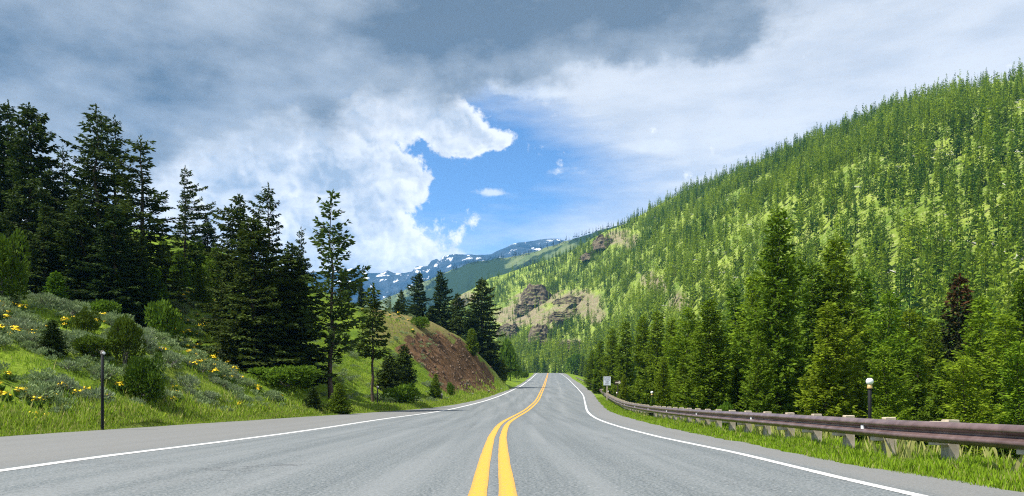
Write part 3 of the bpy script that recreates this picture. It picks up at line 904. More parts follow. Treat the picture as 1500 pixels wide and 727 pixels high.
# ------------------------------------------------------------------ trees of the river flat
V, VS = VALLEY, VALLEY_SLIM
flat_trees = [
    (V[0], 'tallest pine on the river flat, its spire standing out against the hill', 1140, 306, 43, .95),
    (VS[0], 'slim pine hugging the far side of the tallest pine', 1190, 384, 50, 1.1),
    (V[1], 'tall full pine next after the tallest one, over the lamp-like post', 1226, 347, 50, 1.05),
    (V[2], 'broad bushy pine in front of the tall full pine', 1212, 442, 38, 1.25),
    (V[3], 'wide feathery pine standing alone before the sunlit hill', 1040, 436, 44, 1.25),
    (VS[1], 'dark narrow pine behind the wide feathery pine', 1076, 415, 62, .95),
    (BRIGHT[1], 'slim pine in the gap before the tallest pine', 1104, 402, 54, 1.1),
    (BRIGHT[2], 'slim pine on the sunny side of the wide feathery pine', 1008, 452, 58, 1.15),
    (V[0], 'medium pine nearer the sign than the wide feathery pine', 984, 466, 62, 1.0),
    (VS[1], 'upright pine in the middle of the dark row behind the guardrail', 962, 455, 70, 1.2),
    (V[1], 'dark full pine in the row behind the small white-ball post', 942, 462, 76, 1.0),
    (VS[2], 'pine towering behind the small arrow sign', 917, 470, 86, 1.3),
    (V[2], 'dark pine right behind the white sign', 897, 480, 96, 1.0),
    (VS[0], 'pine at the head of the row, where the guardrail climbs', 880, 498, 112, 1.3),
    (V[3], 'bushy pine beside the small grass clearing up the road', 868, 512, 128, 1.1),
    (BRIGHT[2], 'yellow-green pine above the lamp-like post', 1302, 428, 45, 1.0),
    (VS[1], 'slender pine just past the yellow-green one above the post', 1332, 452, 46, 1.1),
    (VS[2], 'tall thin pine behind the lamp-like post', 1264, 398, 57, 1.1),
    (V[0], 'pine half hidden below the rust-topped conifer', 1366, 470, 50, 1.0),
    (BRIGHT[0], 'bright pine in the group after the rust-topped conifer', 1436, 436, 38, .95),
    (BRIGHT[1], 'low bright pine close behind the guardrail, under the rust-topped conifer', 1412, 522, 33, 1.25),
    (BRIGHT[2], 'bright slim pine near the end of the guardrail in view', 1472, 462, 36, 1.2),
    (V[3], 'dark green pine looming over the last pines by the guardrail', 1502, 398, 48, 1.0),
    (BRIGHT[1], 'full bright pine beside the last visible guardrail post', 1492, 500, 33, 1.1),
    (VS[1], 'pine just out past the last visible guardrail post', 1545, 470, 38, 1.2),
    (V[1], 'shaded pine below the slim one beside the tallest pine', 1165, 470, 58, 1.0),
    (V[2], 'shorter pine at the feet of the tallest pine', 1110, 484, 40, 1.0),
    (VS[2], 'small pine filling the gap behind the feathery pine', 1080, 490, 46, 1.1),
    (V[3], 'small full pine between the broad bushy pine and the lamp-like post', 1254, 492, 40, 1.05),
    (BRIGHT[2], 'small bright pine just past the lamp-like post', 1296, 508, 37, 1.1),
    (VS[0], 'thin small pine halfway from the lamp-like post to the rust-topped conifer', 1343, 505, 40, 1.2),
    (V[1], 'short pine below and before the rust-topped conifer', 1380, 528, 38, 1.1),
    (V[2], 'short pine in the row behind the middle of the guardrail', 1000, 520, 46, 1.1),
    (V[3], 'short dark pine on the clearing edge by the small white-ball post', 972, 522, 52, 1.0),
    (VS[2], 'knee-high pine under the small white-ball post', 956, 580, 42, 1.6),
    (V[0], 'brownish young pine next to the arrow sign', 914, 548, 76, 1.1),
    (VS[1], 'low pine between sign and clearing', 872, 548, 112, 1.5),
    (V[1], 'dense pine behind the shaded gap of the tallest pine', 1150, 420, 66, 1.0),
    (V[2], 'pine behind the short pines by the middle of the guardrail', 1020, 470, 74, 1.0),
    (V[2], 'dark pine beyond the end of the view, past the last guardrail post', 1590, 420, 44, 1.1),
    (BRIGHT[0], 'bright pine out past the shaded pine at the end of the guardrail', 1640, 500, 32, 1.1),
    (V[0], 'tall pine out past the end of the guardrail in view', 1700, 400, 40, 1.0),
    (V[3], 'full pine far out along the river flat past the guardrail', 1780, 430, 36, 1.1),
]
for k, l, px, top, d, fat in flat_trees:
    plant_tree(k, 'pine_tree', l, px, top, d, fat)
rt = plant_tree(RUSTY, 'conifer_tree', 'rust-topped dying conifer standing dark among the green pines', 1405, 404, 52, 1.05)

# pines of the valley floor up the road, on both sides
r2 = np.random.default_rng(5)
spots = []
tries = 0
while len(spots) < 150 and tries < 6000:
    tries += 1
    d = r2.uniform(70, 470)
    if r2.random() < 0.74:
        x = float(XRE(min(d, 452))) + 5 + abs(r2.normal(0, 1)) * 30 + (6 if d < 160 else 3)
        side = 'r'
    else:
        d = r2.uniform(190, 460)
        x = float(XLE(d)) - 7 - abs(r2.normal(0, 1)) * 26
        side = 'l'
    if bend_gap(np.array(x), np.array(d)) < 16: continue
    px = CX + F * x / d
    if px < 640 or px > 1400: continue
    if 855 < px < 935 and d > 100 and d < 260 and r2.random() < .75: continue
    if any((x - q[0]) ** 2 + (d - q[1]) ** 2 < 6 for q in spots): continue
    spots.append((x, d, side))
for i in range(34):                         # the belt of pines beyond the bend that closes the road
    d = r2.uniform(500, 545); px = r2.uniform(690, 880)
    spots.append(((px - CX) / F * d, d, 'b'))
gl = {'r': ('pine on the valley floor between the climbing road and the forested hill', 'pines on the river side of the climbing road'),
      'l': ('pine on the valley floor past the brown cut, uphill side of the road', 'pines on the uphill side past the brown cut'),
      'b': ('pine in the belt closing the view where the road bends away', 'pines closing the view at the bend')}
for x, d, side in spots:
    k = MIDTREE[r2.integers(4)]
    h = r2.uniform(6, 12.5) * (1.0 if side != 'l' else .9)
    plant_tree(k, 'valley_pine', gl[side][0], 0, 0, d, r2.uniform(.85, 1.25), group=gl[side][1], loc=(x, d, float(H(x, d)) - .1), hgt=h)

# ------------------------------------------------------------------ trees of the hillside
def far_tree(seed, narrow):
    r = np.random.default_rng(seed)
    h, n = 10.0, 104
    t = 1 - r.uniform(0, 1, n) ** .75 * .93
    a = r.uniform(0, 6.28, n)
    lob = 1 + .3 * np.cos(a * 2 + r.uniform(0, 6)) * np.cos(t * 9 + r.uniform(0, 6))
    rad = narrow * ((1 - t) ** .62) * lob * np.minimum(1, .35 + t * 5)
    q = r.uniform(.15, .65, n)
    B = np.c_[np.cos(a) * rad * q, np.sin(a) * rad * q, h * t]
    D = np.c_[np.cos(a) * .8, np.sin(a) * .8, r.normal(.25, .45, n)]
    L = .34 + rad * .55
    v, f = sprays(B, D, L, L * .36, r)
    tb = np.array([(math.cos(q_) * .13, math.sin(q_) * .13, z) for z in (-1, 9.4) for q_ in (0, 2.1, 4.2)]); tb[3:, :2] *= .2
    tf = np.array([(0, 1, 4, 3), (1, 2, 5, 4), (2, 0, 3, 5)]) + len(v)
    tint = np.clip(.5 + r.normal(0, .28, n), 0, 1)
    return np.concatenate([v, tb]), np.concatenate([f, tf]), np.concatenate([tint, [.1] * 3])


FT = [far_tree(500 + i, w) for i, w in enumerate((1.15, .9, 1.05, .8, 1.4, 1.0, 1.2, .85))]
FT_ME = [np_mesh('hillside_pine', v, f, [m_far], {'tint': t}) for v, f, t in FT]
r3 = np.random.default_rng(31)
N = 35000
px = r3.uniform(640, 1640, N); vv = r3.uniform(0.0, 1.02, N) ** 0.95
x_, d_, z_ = hill_pt(px, vv)
py = HY - F * (z_ - CAMH) / d_
td = np.interp(px, HPX, HTD); rd = np.interp(px, HPX, HRD)
w = d_ * (rd - td) / 1.0
dens = 0.58 + 0.60 * fbm(x_ / 30, d_ / 30, 3, 61) - .60 * smooth(.88, .98, vv)
dens = dens + 0.35 * smooth(0.35, 0.05, vv) + 0.30 * smooth(1150, 1500, px) * smooth(.62, .3, vv)
dens = np.clip(dens, 0.22, 1) * (1 - 0.80 * smooth(.25, .6, scree_at(px + 10 * fbm(x_ / 20, d_ / 20, 2, 4), py)))
keep = r3.uniform(0, 1, N) < dens * np.clip(w / np.percentile(w, 78), 0, 1.0)
px, vv, x_, d_, z_, py = [q[keep] for q in (px, vv, x_, d_, z_, py)]
n = len(px)
hh = np.clip(r3.lognormal(2.14, .30, n), 4.0, 15) * (1 + .25 * smooth(.3, 0, vv)) * np.where(vv > .95, .95, 1)
fat = r3.uniform(.75, 1.25, n)
warm_cloud_shade = np.clip(.48 + .9 * fbm(x_ / 70, d_ / 70, 3, 71) + r3.normal(0, .36, n) - .60 * smooth(1150, 1460, px) * smooth(.72, .35, vv) - 0.1 * smooth(900, 700, px), 0, 1)  # patchy tree warmth, plus cloud shadow at lower right put into the colour
app = hh / d_
vis = (px < 1500) & (px > 700)
order = np.argsort(-(app * vis * (vv > .03)))
n_ind = 300
ind, rest = order[:n_ind], order[n_ind:]
zone = [(1010, 'small pine low on the forested hill where it meets the gorge', 'low hillside pines by the gorge'),
        (1240, 'small pine on the lower forested hill behind the tallest flat pines', 'low hillside pines behind the tallest pines'),
        (9999, 'small pine on the shaded foot of the forested hill', 'low hillside pines at the shaded foot')]
for j, i in enumerate(ind):
    o = link('hillside_pine', FT_ME[j % 8], None, (x_[i], d_[i], z_[i] - .3))
    s = hh[i] / 10; o.scale = (s * fat[i], s * fat[i], s); o.rotation_euler = (0, 0, r3.uniform(0, 6.28))
    zl = next(q for q in zone if px[i] < q[0])
    tag(o, zl[1], 'tree', zl[2])
VV, FF, TT, RR = [], [], [], []
base = 0
for k in range(8):
    idx = rest[k::8]
    v, f, t = FT[k]
    a = r3.uniform(0, 6.28, len(idx)); s = hh[idx] / 10
    ca, sa = np.cos(a)[:, None], np.sin(a)[:, None]
    sx = (s * fat[idx])[:, None]
    qx = (v[None, :, 0] * ca - v[None, :, 1] * sa) * sx + x_[idx][:, None]
    qy = (v[None, :, 0] * sa + v[None, :, 1] * ca) * sx + d_[idx][:, None]
    qz = v[None, :, 2] * s[:, None] + z_[idx][:, None] - .3
    VV.append(np.stack([qx, qy, qz], -1).reshape(-1, 3))
    FF.append((f[None] + (np.arange(len(idx)) * len(v))[:, None, None] + base).reshape(-1, 4)); base += len(idx) * len(v)
    TT.append(np.tile(t, len(idx))); RR.append(np.repeat(warm_cloud_shade[idx], len(f)))
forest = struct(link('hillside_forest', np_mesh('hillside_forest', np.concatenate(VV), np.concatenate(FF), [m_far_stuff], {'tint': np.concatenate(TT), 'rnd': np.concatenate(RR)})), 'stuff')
print('hillside trees', n)

# forest on the far ridge
m_dk = foliage('far_ridge_needles', (0.012, 0.026, 0.010), (0.030, 0.055, 0.018), None, 0, 0.15)
ridge = bpy.data.objects['ridge'].data
co = np.empty(len(ridge.vertices) * 3, np.float32); ridge.vertices.foreach_get('co', co); co = co.reshape(-1, 3)
rs = np.empty(len(co), np.float32); ridge.attributes['rise'].data.foreach_get('value', rs)
sel = np.where((rs > .55) & (rs < 1.05))[0]
pk = r3.choice(sel, 5000); pp = co[pk] + r3.uniform(-6, 6, (5000, 3)) * [1, 1, 0]
kp = (fbm(pp[:, 0] / 130, pp[:, 1] / 300, 3, 81) > -0.02) | (rs[pk] > .97)
pp = pp[kp]
v, f, t = FT[2]; f = f[:60]; v = v[:240]; t = t[:60]
s = r3.uniform(.9, 1.5, len(pp))
vv2 = (v[None] * s[:, None, None] * np.array([1.4, 1.4, 1.2]) + pp[:, None]).reshape(-1, 3)
ff2 = (f[None] + (np.arange(len(pp)) * len(v))[:, None, None]).reshape(-1, 4)
struct(link('ridge_forest', np_mesh('ridge_forest', vv2, ff2, [m_dk], {'tint': np.tile(t, len(pp))})), 'stuff')

# pale fallen timber lying over the burn scars of the hill
m_log = plain('bleached_wood', (0.40, 0.38, 0.34), .9, var=.3)
nl = 620
lp = r3.uniform(930, 1500, nl); lv = r3.uniform(.12, .97, nl)
lx, ld, lz = hill_pt(lp, lv)
mb = MB()
for i in range(nl):
    if vnoise(lx[i] / 50, ld[i] / 50, 66) < -0.08: continue
    a = r3.uniform(0, 3.14); L = r3.uniform(1.5, 5)
    ex, ey = math.cos(a) * L, math.sin(a) * L
    q = px_at = CX + F * (lx[i] + ex) / (ld[i] + ey)
    slope = 0.45
    mb.tube([(lx[i], ld[i], lz[i] + .5), (lx[i] + ex, ld[i] + ey, lz[i] + .6 + slope * (ey * .8 + ex * .35))], [.20, .12], 4, cap=False)
struct(link('fallen_timber_litter', mb.mesh('fallen_timber_litter', m_log)), 'stuff')

# ------------------------------------------------------------------ rock outcrops on the hill
m_rock, nt, b = new_mat('outcrop_rock')
P = pos(nt)
n1 = noise(nt, mapping(nt, P, (1, 1, .25)), 0.30, 7, 0.7); n2 = noise(nt, mapping(nt, P, (.4, .4, 2.5)), 0.22, 5, 0.6); n3 = noise(nt, P, .12, 4, .5)
c = mixc(nt, n1.ss(0.35, 0.65), (0.040, 0.032, 0.022), (0.165, 0.130, 0.088))
c = mixc(nt, n2.ss(0.55, 0.7) * .6, c, (0.25, 0.20, 0.13))
geo = nt.nodes.new('ShaderNodeNewGeometry'); sep = nt.nodes.new('ShaderNodeSeparateXYZ'); nt.links.new(geo.outputs['True Normal'], sep.inputs[0])
c = mixc(nt, X(nt, sep.outputs['Z']).ss(0.45, 0.8) * n3.ss(.35, .6), c, (0.19, 0.20, 0.075))
nt.links.new(c, b.inputs['Base Color']); b.inputs['Roughness'].default_value = 0.95; b.inputs['Specular IOR Level'].default_value = 0.1
bump(nt, b, n1 + n2, 1.0, 1.2)


def hill_v(px, py):
    vs = np.linspace(0, 1, 400); x, d, z = hill_pt(np.full(400, px), vs)
    q = HY - F * (z - CAMH) / d
    return vs[np.argmin(np.abs(q - py))]


def outcrop(label, px, py, wpx, hpx, seed):
    v0 = hill_v(px, py + hpx * .5); x, d, z = [float(q) for q in hill_pt(px, v0)]
    W = wpx / F * d; Hh = hpx / F * d; D = Hh * 1.5
    nu, nv = 56, 30
    U, Vv = np.meshgrid(np.linspace(-1, 1, nu), np.linspace(0, 1.6, nv))
    # front face goes up (0..1) then the top runs back into the slope (1..1.6)
    edge = np.clip(1 - np.abs(U) ** 2.6, 0, 1)
    topz = Hh * (.55 + .45 * edge) * (1 + .30 * fbm(U * 3.2, U * 0, 4, seed))
    lay = np.floor(Vv * 5 + .5 * fbm(U * 3, Vv * 1, 2, seed + 3))
    zf = topz * np.minimum(Vv, 1) - Hh * .10
    yb = .085 * D * lay + 3.0 * fbm(U * W / 9, zf / 5, 4, seed + 1) + np.abs(U) ** 3 * W * .25
    back = np.clip(Vv - 1, 0, 1) / .6
    yy = yb + back * D * 1.3
    zz = zf + back * Hh * .10 + .8 * fbm(U * W / 4, Vv * 8, 3, seed + 2)
    X_ = U * W / 2 + 1.2 * fbm(U * 6, Vv * 6, 3, seed + 4)
    i = np.arange(nv - 1)[:, None] * nu + np.arange(nu - 1)[None]
    fc = np.stack([i, i + 1, i + nu + 1, i + nu], -1).reshape(-1, 4)
    o = link('rock_outcrop', np_mesh('rock_outcrop', np.stack([X_, yy - D * .35, zz], -1), fc, [m_rock]), None, (x, d, z))
    tag(o, label, 'rock outcrop')


outcrop('square dark cliff block standing out of the wooded slope above the gorge', 787, 429, 48, 34, 1)
outcrop('low dark cliff at the mouth of the gorge, right above the road trees', 796, 488, 44, 30, 2)
outcrop('dark cliff band in shade at the gorge foot, beside the big fir', 745, 482, 36, 22, 3)
outcrop('long layered ledge of tan rock, its upper tier', 846, 438, 72, 14, 4)
outcrop('long layered ledge of tan rock, its broken lower tier', 834, 460, 60, 18, 5)
outcrop('dark crag high on the shoulder just under the skyline', 886, 354, 34, 22, 6)
outcrop('narrow crag stepping down from the dark shoulder crag', 864, 374, 26, 14, 7)
outcrop('small slabby outcrop among the pines over the road crest', 838, 505, 40, 14, 8)
outcrop('pale rubbly outcrop beside the big fir, before the teal ridge', 678, 442, 30, 14, 9)
outcrop('slanting rock rib below the square dark cliff block', 768, 452, 30, 16, 10)

# ------------------------------------------------------------------ sage, flowers and grass of the bank
def bank_spots(n, box, lo, dmax, seed, tests=None):
    r = np.random.default_rng(seed); out = []
    while len(out) < n:
        x = r.uniform(box[0], box[1], 4000); y = r.uniform(box[2], box[3], 4000)
        z = H(x, y); qx = CX + F * x / y; qy = HY - F * (z - CAMH) / y
        off = XLE(y) - x
        ok = (off > lo) & (off < dmax) & (qx > -60) & (qx < 700)
        if tests is not None: ok &= tests(x, y, qx, qy, r)
        for i in np.where(ok)[0]:
            out.append((x[i], y[i], z[i], qx[i], qy[i]))
    return out[:n]


def sage_test(x, y, qx, qy, r):
    nose = (y < 47) & (qx < 430)
    back = (y > 47) & (y < 66) & (qx > 230) & (qx < 345)
    east = (y > 56) & (y < 90) & (qx > 440) & (qx < 660) & (r.random(len(x)) < .12)
    pat = fbm(x / 2.4, y / 2.4, 3, 15) > -0.10
    return (nose & pat) | (back & pat & (r.random(len(x)) < .35)) | east


sage_pts = bank_spots(285, (-48, -4, 20, 90), 1.7, 26, 17, sage_test)
for j, (x, y, z, qx, qy) in enumerate(sage_pts):
    if y > 56:
        lab, grp = 'grey sagebrush mound on the slope behind the lone pine', 'sagebrush behind the lone pine'
    elif y > 47:
        lab, grp = 'grey sagebrush mound on the flower slope across the gully', 'sagebrush across the gully'
    elif XLE(y) - x < 5:
        lab, grp = 'grey-green sagebrush mound low on the bank, near the road verge', 'sagebrush along the verge'
    elif qx < 150:
        lab, grp = 'grey-green sagebrush mound on the bank uphill of the snow pole', 'sagebrush uphill of the snow pole'
    else:
        lab, grp = 'grey-green sagebrush mound on the bank past the egg-shaped juniper', 'sagebrush past the egg-shaped juniper'
    s = random.choice([.5, .6, .7, .8, .9, 1.0, 1.15])
    o = thing('sagebrush', lab, 'shrub', (x, y, z - .06), random.uniform(0, 6.28), (s * random.uniform(.9, 1.25), s, s * random.uniform(.85, 1.15)), grp)
    k = SAGE[j % 5]
    link('foliage', k['crown'], o); link('stem', k['stem'], o)


# the small sage plants between the mounds, too many to count
sv, sf, st = shell_shrub(.34, .34, 120, .12, 390, lobes=4, upright=.8, wf=.2)
def small_test(x, y, qx, qy, r):
    return ((y < 48) & (qx < 440) & (fbm(x / 2.4, y / 2.4, 3, 15) > -0.16)) | ((y > 48) & (y < 70) & (qx > 230) & (qx < 345) & (r.random(len(x)) < .4)) | ((y > 60) & (y < 112) & (qx > 440) & (qx < 640) & (fbm(x / 4, y / 4, 3, 16) > 0.0) & (r.random(len(x)) < .25))
sm_pts = np.array(bank_spots(700, (-48, -4, 20, 112), 1.2, 28, 18, small_test))
ss_ = rng.uniform(.45, 1.25, len(sm_pts)); sa_ = rng.uniform(0, 6.28, len(sm_pts))
qx = (sv[None, :, 0] * np.cos(sa_)[:, None] - sv[None, :, 1] * np.sin(sa_)[:, None]) * ss_[:, None] + sm_pts[:, 0:1]
qy = (sv[None, :, 0] * np.sin(sa_)[:, None] + sv[None, :, 1] * np.cos(sa_)[:, None]) * ss_[:, None] + sm_pts[:, 1:2]
qz = sv[None, :, 2] * ss_[:, None] + sm_pts[:, 2:3] - .03
fcs = (sf[None] + (np.arange(len(sm_pts)) * len(sv))[:, None, None]).reshape(-1, 4)
struct(link('sage_undergrowth', np_mesh('sage_undergrowth', np.stack([qx, qy, qz], -1).reshape(-1, 3), fcs, [m_sage], {'tint': np.clip(np.tile(st, len(sm_pts)) + np.repeat(rng.normal(0, .2, len(sm_pts)), len(sf)), 0, 1)})), 'stuff')


def flower_kind(seed):
    r = np.random.default_rng(seed)
    n = 70
    a = r.uniform(0, 6.28, n); q = r.uniform(0, .22, n)
    B = np.c_[np.cos(a) * q, np.sin(a) * q, np.zeros(n)]
    D = np.c_[np.cos(a) * .6, np.sin(a) * .6, r.uniform(.6, 1.3, n)]
    L = r.uniform(.26, .48, n)
    v, f = sprays(B, D, L, L * .2, r)
    leaf = np_mesh('foliage', v, f, [m_herb], {'tint': r.uniform(0, 1, n)})
    mb = MB(); stems = []
    for k in range(20):
        aa = r.uniform(0, 6.28); rr = .30 * math.sqrt(r.uniform(0, 1)); h = r.uniform(.40, .60) - .25 * rr
        c = np.array((math.cos(aa) * rr, math.sin(aa) * rr, h))
        nn = nrm(np.array([math.cos(aa) * .7 + r.normal(0, .3), math.sin(aa) * .7 + r.normal(0, .3), .8])[None])[0]
        u = nrm(np.cross(nn, (0.3, .2, 1.0))[None])[0]; w_ = np.cross(nn, u); R = r.uniform(.05, .075)
        if not mb.v: mb.v.append((0, 0, .02))
        ci = len(mb.v); mb.v += [tuple(c), tuple(c + u * .006), tuple(c - u * .006)]
        mb.f.append((0, ci + 1, ci, ci + 2)); stems.append(len(mb.f) - 1)
        for p in range(6):
            t0 = p * math.pi / 3; n0 = len(mb.v)
            mb.v += [tuple(c + R * s * (u * math.cos(t0 + o) + w_ * math.sin(t0 + o)) - nn * .012) for s, o in ((.8, -.42), (1, 0), (.8, .42))]
            mb.f.append((ci, n0, n0 + 1, n0 + 2))
    me = mb.mesh('bloom', m_petal); me.materials.append(m_herb)
    for k in stems: me.polygons[k].material_index = 1
    return leaf, me


FLOWER = [flower_kind(s) for s in range(4)]


def fl_test(x, y, qx, qy, r):
    nose = (y < 48) & (qx < 440) & (fbm(x / 6, y / 6, 2, 35) > -.05)
    back = (y > 48) & (y < 68) & (qx > 250) & (qx < 350) & (r.random(len(x)) < .5)
    east = (y > 85) & (y < 110) & (qx > 500) & (qx < 640) & (r.random(len(x)) < .05) & ~in_poly(qx, qy - 4, _cut)
    return nose | back | east


fl = bank_spots(200, (-48, -8, 20, 110), 0.8, 32, 23, fl_test)
for (fx_, fy_, fd_) in [(55, 610, 24.5), (90, 552, 29), (175, 545, 33), (205, 570, 31.5), (255, 548, 37), (258, 560, 36), (255, 575, 35), (240, 590, 33), (182, 602, 29.5), (320, 600, 38), (330, 598, 39), (350, 594, 40.5), (385, 596, 42), (300, 606, 36), (322, 660 - 54, 37), (84, 440, 42), (60, 446, 41), (150, 468, 42), (155, 478, 41)]:
    x = (fx_ - CX) / F * fd_; fl.append((x, fd_, float(H(x, fd_)), fx_, fy_))
for j, (x, y, z, qx, qy) in enumerate(fl):
    if y > 84: lab, grp = 'yellow flower clump on the dry grassy crest above the brown cut', 'yellow flowers on the dry crest'
    elif y > 48: lab, grp = 'yellow flower clump on the slope across the gully', 'yellow flowers across the gully'
    elif qy < 500: lab, grp = 'yellow flower clump along the top of the sage bank', 'yellow flowers on the bank top'
    elif XLE(y) - x < 4.5: lab, grp = 'yellow flower clump at the foot of the bank, by the verge grass', 'yellow flowers by the verge'
    else: lab, grp = 'yellow flower clump among sagebrush halfway up the bank', 'yellow flowers halfway up the bank'
    s = random.uniform(.45, .88)
    o = thing('flower_clump', lab, 'wildflowers', (x, y, z - .02), random.uniform(0, 6.28), (s, s, s), grp)
    link('foliage', FLOWER[j % 4][0], o); link('bloom', FLOWER[j % 4][1], o)


def grass_blades(x, y, z, hgt, wid, straw, r, lean=.35):
    n = len(x); a = r.uniform(0, 6.28, n); b_ = r.uniform(0, 6.28, n)
    dx, dy = np.cos(a) * wid, np.sin(a) * wid
    lx, ly = np.cos(b_) * hgt * lean * r.uniform(.2, 1.3, n), np.sin(b_) * hgt * lean * r.uniform(.2, 1.3, n)
    p0 = np.c_[x - dx, y - dy, z - .03]; p1 = np.c_[x + dx, y + dy, z - .03]
    p2 = np.c_[x + dx * .7 + lx * .35, y + dy * .7 + ly * .35, z + hgt * .6]; p3 = np.c_[x + lx, y + ly, z + hgt]
    v = np.stack([p0, p1, p2, p3], 1).reshape(-1, 3); f = np.arange(4 * n).reshape(-1, 4)
    return v, f, np.clip(r.normal(.5, .28, n), 0, 1), straw


r4 = np.random.default_rng(41)
GV, GFc, GT, GR = [], [], [], []
gb = 0


def add_grass(x, y, hgt, wid, straw):
    global gb
    v, f, t, s = grass_blades(x, y, H(x, y), hgt, wid, straw, r4)
    GV.append(v); GFc.append(f + gb); gb += len(v); GT.append(t); GR.append(s)


# right verge, between asphalt and guardrail and a little past it
y = 5.5 + 90 * r4.uniform(0, 1, 125000) ** 2.2
off = r4.uniform(-.10, 2.6, len(y)) ; off = np.where(r4.random(len(y)) < .6, off * .55, off)
edge_n = .22 * fbm(y * .9, y * 0, 3, 12)
x = XRE(y) + off + edge_n
h = r4.uniform(.08, .24, len(y)) * (0.45 + .75 * smooth(0, .7, off)) * (1 + .7 * fbm(x / .6, y / .6, 2, 7))
add_grass(x, y, np.maximum(h, .05), .0035 + .00026 * y, np.where(r4.random(len(y)) < .10, r4.uniform(.5, 1, len(y)), r4.uniform(0, .12, len(y))))
y = 6 + 40 * r4.uniform(0, 1, 2600) ** 1.8; x = XRE(y) + r4.uniform(.7, 2.8, len(y))       # tall pale stalks by the posts
kk = fbm(x / 1.2, y / 1.2, 2, 19) > .05
x, y = x[kk], y[kk]
add_grass(x, y, r4.uniform(.28, .58, len(y)), .003 + .00022 * y, r4.uniform(.45, .95, len(y)))
# left verge
y = r4.uniform(19, 125, 80000); y = 19 + (y - 19) * r4.uniform(.2, 1, len(y))
off = np.abs(r4.normal(0, 1.1, len(y))) - .12
x = XLE(y) - off - .22 * fbm(y * .8, y * 0 + 4, 3, 13)
h = r4.uniform(.10, .42, len(y)) * (.35 + .8 * smooth(-.1, .8, off))
add_grass(x, y, h, .008 + .00035 * y, np.where(r4.random(len(y)) < .25, r4.uniform(.3, .9, len(y)), r4.uniform(0, .25, len(y))))
# bank
x = r4.uniform(-50, -3, 260000); y = r4.uniform(20, 100, len(x))
off = XLE(y) - x; qx = CX + F * x / y
kk = (off > .8) & (off < 34) & (qx > -60) & (qx < 740) & (fbm(x / 2.2, y / 2.2, 3, 27) > -.22)
x, y = x[kk], y[kk]
q = CX + F * x / y; zz = H(x, y); qy = HY - F * (zz - CAMH) / y
bare = (in_poly(q, qy, _cut) & (y > 70)) | ((y > 80) & (qy < 505) & (q > 545) & (r4.random(len(q)) < .6))
x, y = x[~bare][:110000], y[~bare][:110000]
add_grass(x, y, r4.uniform(.05, .20, len(x)) * (1 + 1.2 * fbm(x / .9, y / .9, 2, 47)), .008 + .0003 * y, np.where(r4.random(len(x)) < .12, r4.uniform(.3, .8, len(x)), r4.uniform(0, .2, len(x))))
grass = struct(link('grass', np_mesh('grass', np.concatenate(GV), np.concatenate(GFc), [m_grass], {'tint': np.concatenate(GT), 'rnd': np.concatenate(GR)})), 'stuff')

# clods and stones on the cut
m_stone = plain('cut_stone', (0.14, 0.098, 0.066), .95, var=.4, scale=1.5, spec=.1)
mb = MB(); cnt = 0
while cnt < 420:
    px0 = random.uniform(596, 740); py0 = random.uniform(489, 580)
    if not in_poly(np.array([px0]), np.array([py0]), _cut)[0]: continue
    ds = np.arange(70, 140, .25); zz = H((px0 - CX) / F * ds, ds); rr = CAMH + (HY - py0) / F * ds
    hitd = np.where(zz > rr)[0]
    if not len(hitd): continue
    d = ds[hitd[0]]; s = random.choice([.05, .06, .08, .09, .12, .2])
    n0 = len(mb.v); mb.sphere(((px0 - CX) / F * d, d, zz[hitd[0]] + s * .3), s, 5, 4)
    for k in range(n0, len(mb.v)):
        q = mb.v[k]; mb.v[k] = tuple(c_ + random.uniform(-.25, .25) * s for c_ in q)
    cnt += 1
struct(link('rubble', mb.mesh('rubble', m_stone)), 'stuff')

# ------------------------------------------------------------------ guardrail
m_rail, nt, b = new_mat('weathered_steel')
P = pos(nt)
n1 = noise(nt, P, 3.0, 6, .65); n2 = noise(nt, mapping(nt, P, (.3, .3, 6)), 3.0, 4, .6)
c = mixc(nt, n1.ss(.3, .7), (0.105, 0.066, 0.062), (0.205, 0.138, 0.128))
c = mixc(nt, n2.ss(.55, .75) * .5, c, (0.22, 0.165, 0.15))
nt.links.new(c, b.inputs['Base Color']); b.inputs['Roughness'].default_value = .30; b.inputs['Metallic'].default_value = .30; b.inputs['Specular IOR Level'].default_value = .6
m_post = plain('grey_timber', (0.46, 0.39, 0.29), .9, var=.3, scale=5, spec=.15)
m_black = plain('black_paint', (0.010, 0.011, 0.012), .7, var=.2, spec=.15)
m_white = plain('white_reflector', (0.80, 0.80, 0.79), .35, var=.05)
m_brass = plain('brass_collar', (0.42, 0.28, 0.10), .45, var=.2)
m_brown = plain('brown_sign_face', (0.055, 0.036, 0.024), .6, var=.15)
m_sign = plain('white_sign_face', (0.72, 0.74, 0.78), .5, var=.05)
m_ink = plain('black_lettering', (0.02, 0.022, 0.028), .6, var=.05)
m_cream = plain('cream_arrow', (0.66, 0.58, 0.46), .6, var=.08)


def rail_x(d):
    return XRE(d) + 0.85 + 0.12 * smooth(30, 60, d)


def rail_ground(d):
    return H(rail_x(d), d)


gr = thing('guardrail', 'long weathered brown steel guardrail on timber posts, along the river side of the road', 'guardrail', (float(rail_x(4)), 4, 0))
ox, oy = float(rail_x(4)), 4.0
rd_ = np.concatenate([np.arange(2, 60, .5), np.arange(60, 232, 2)])
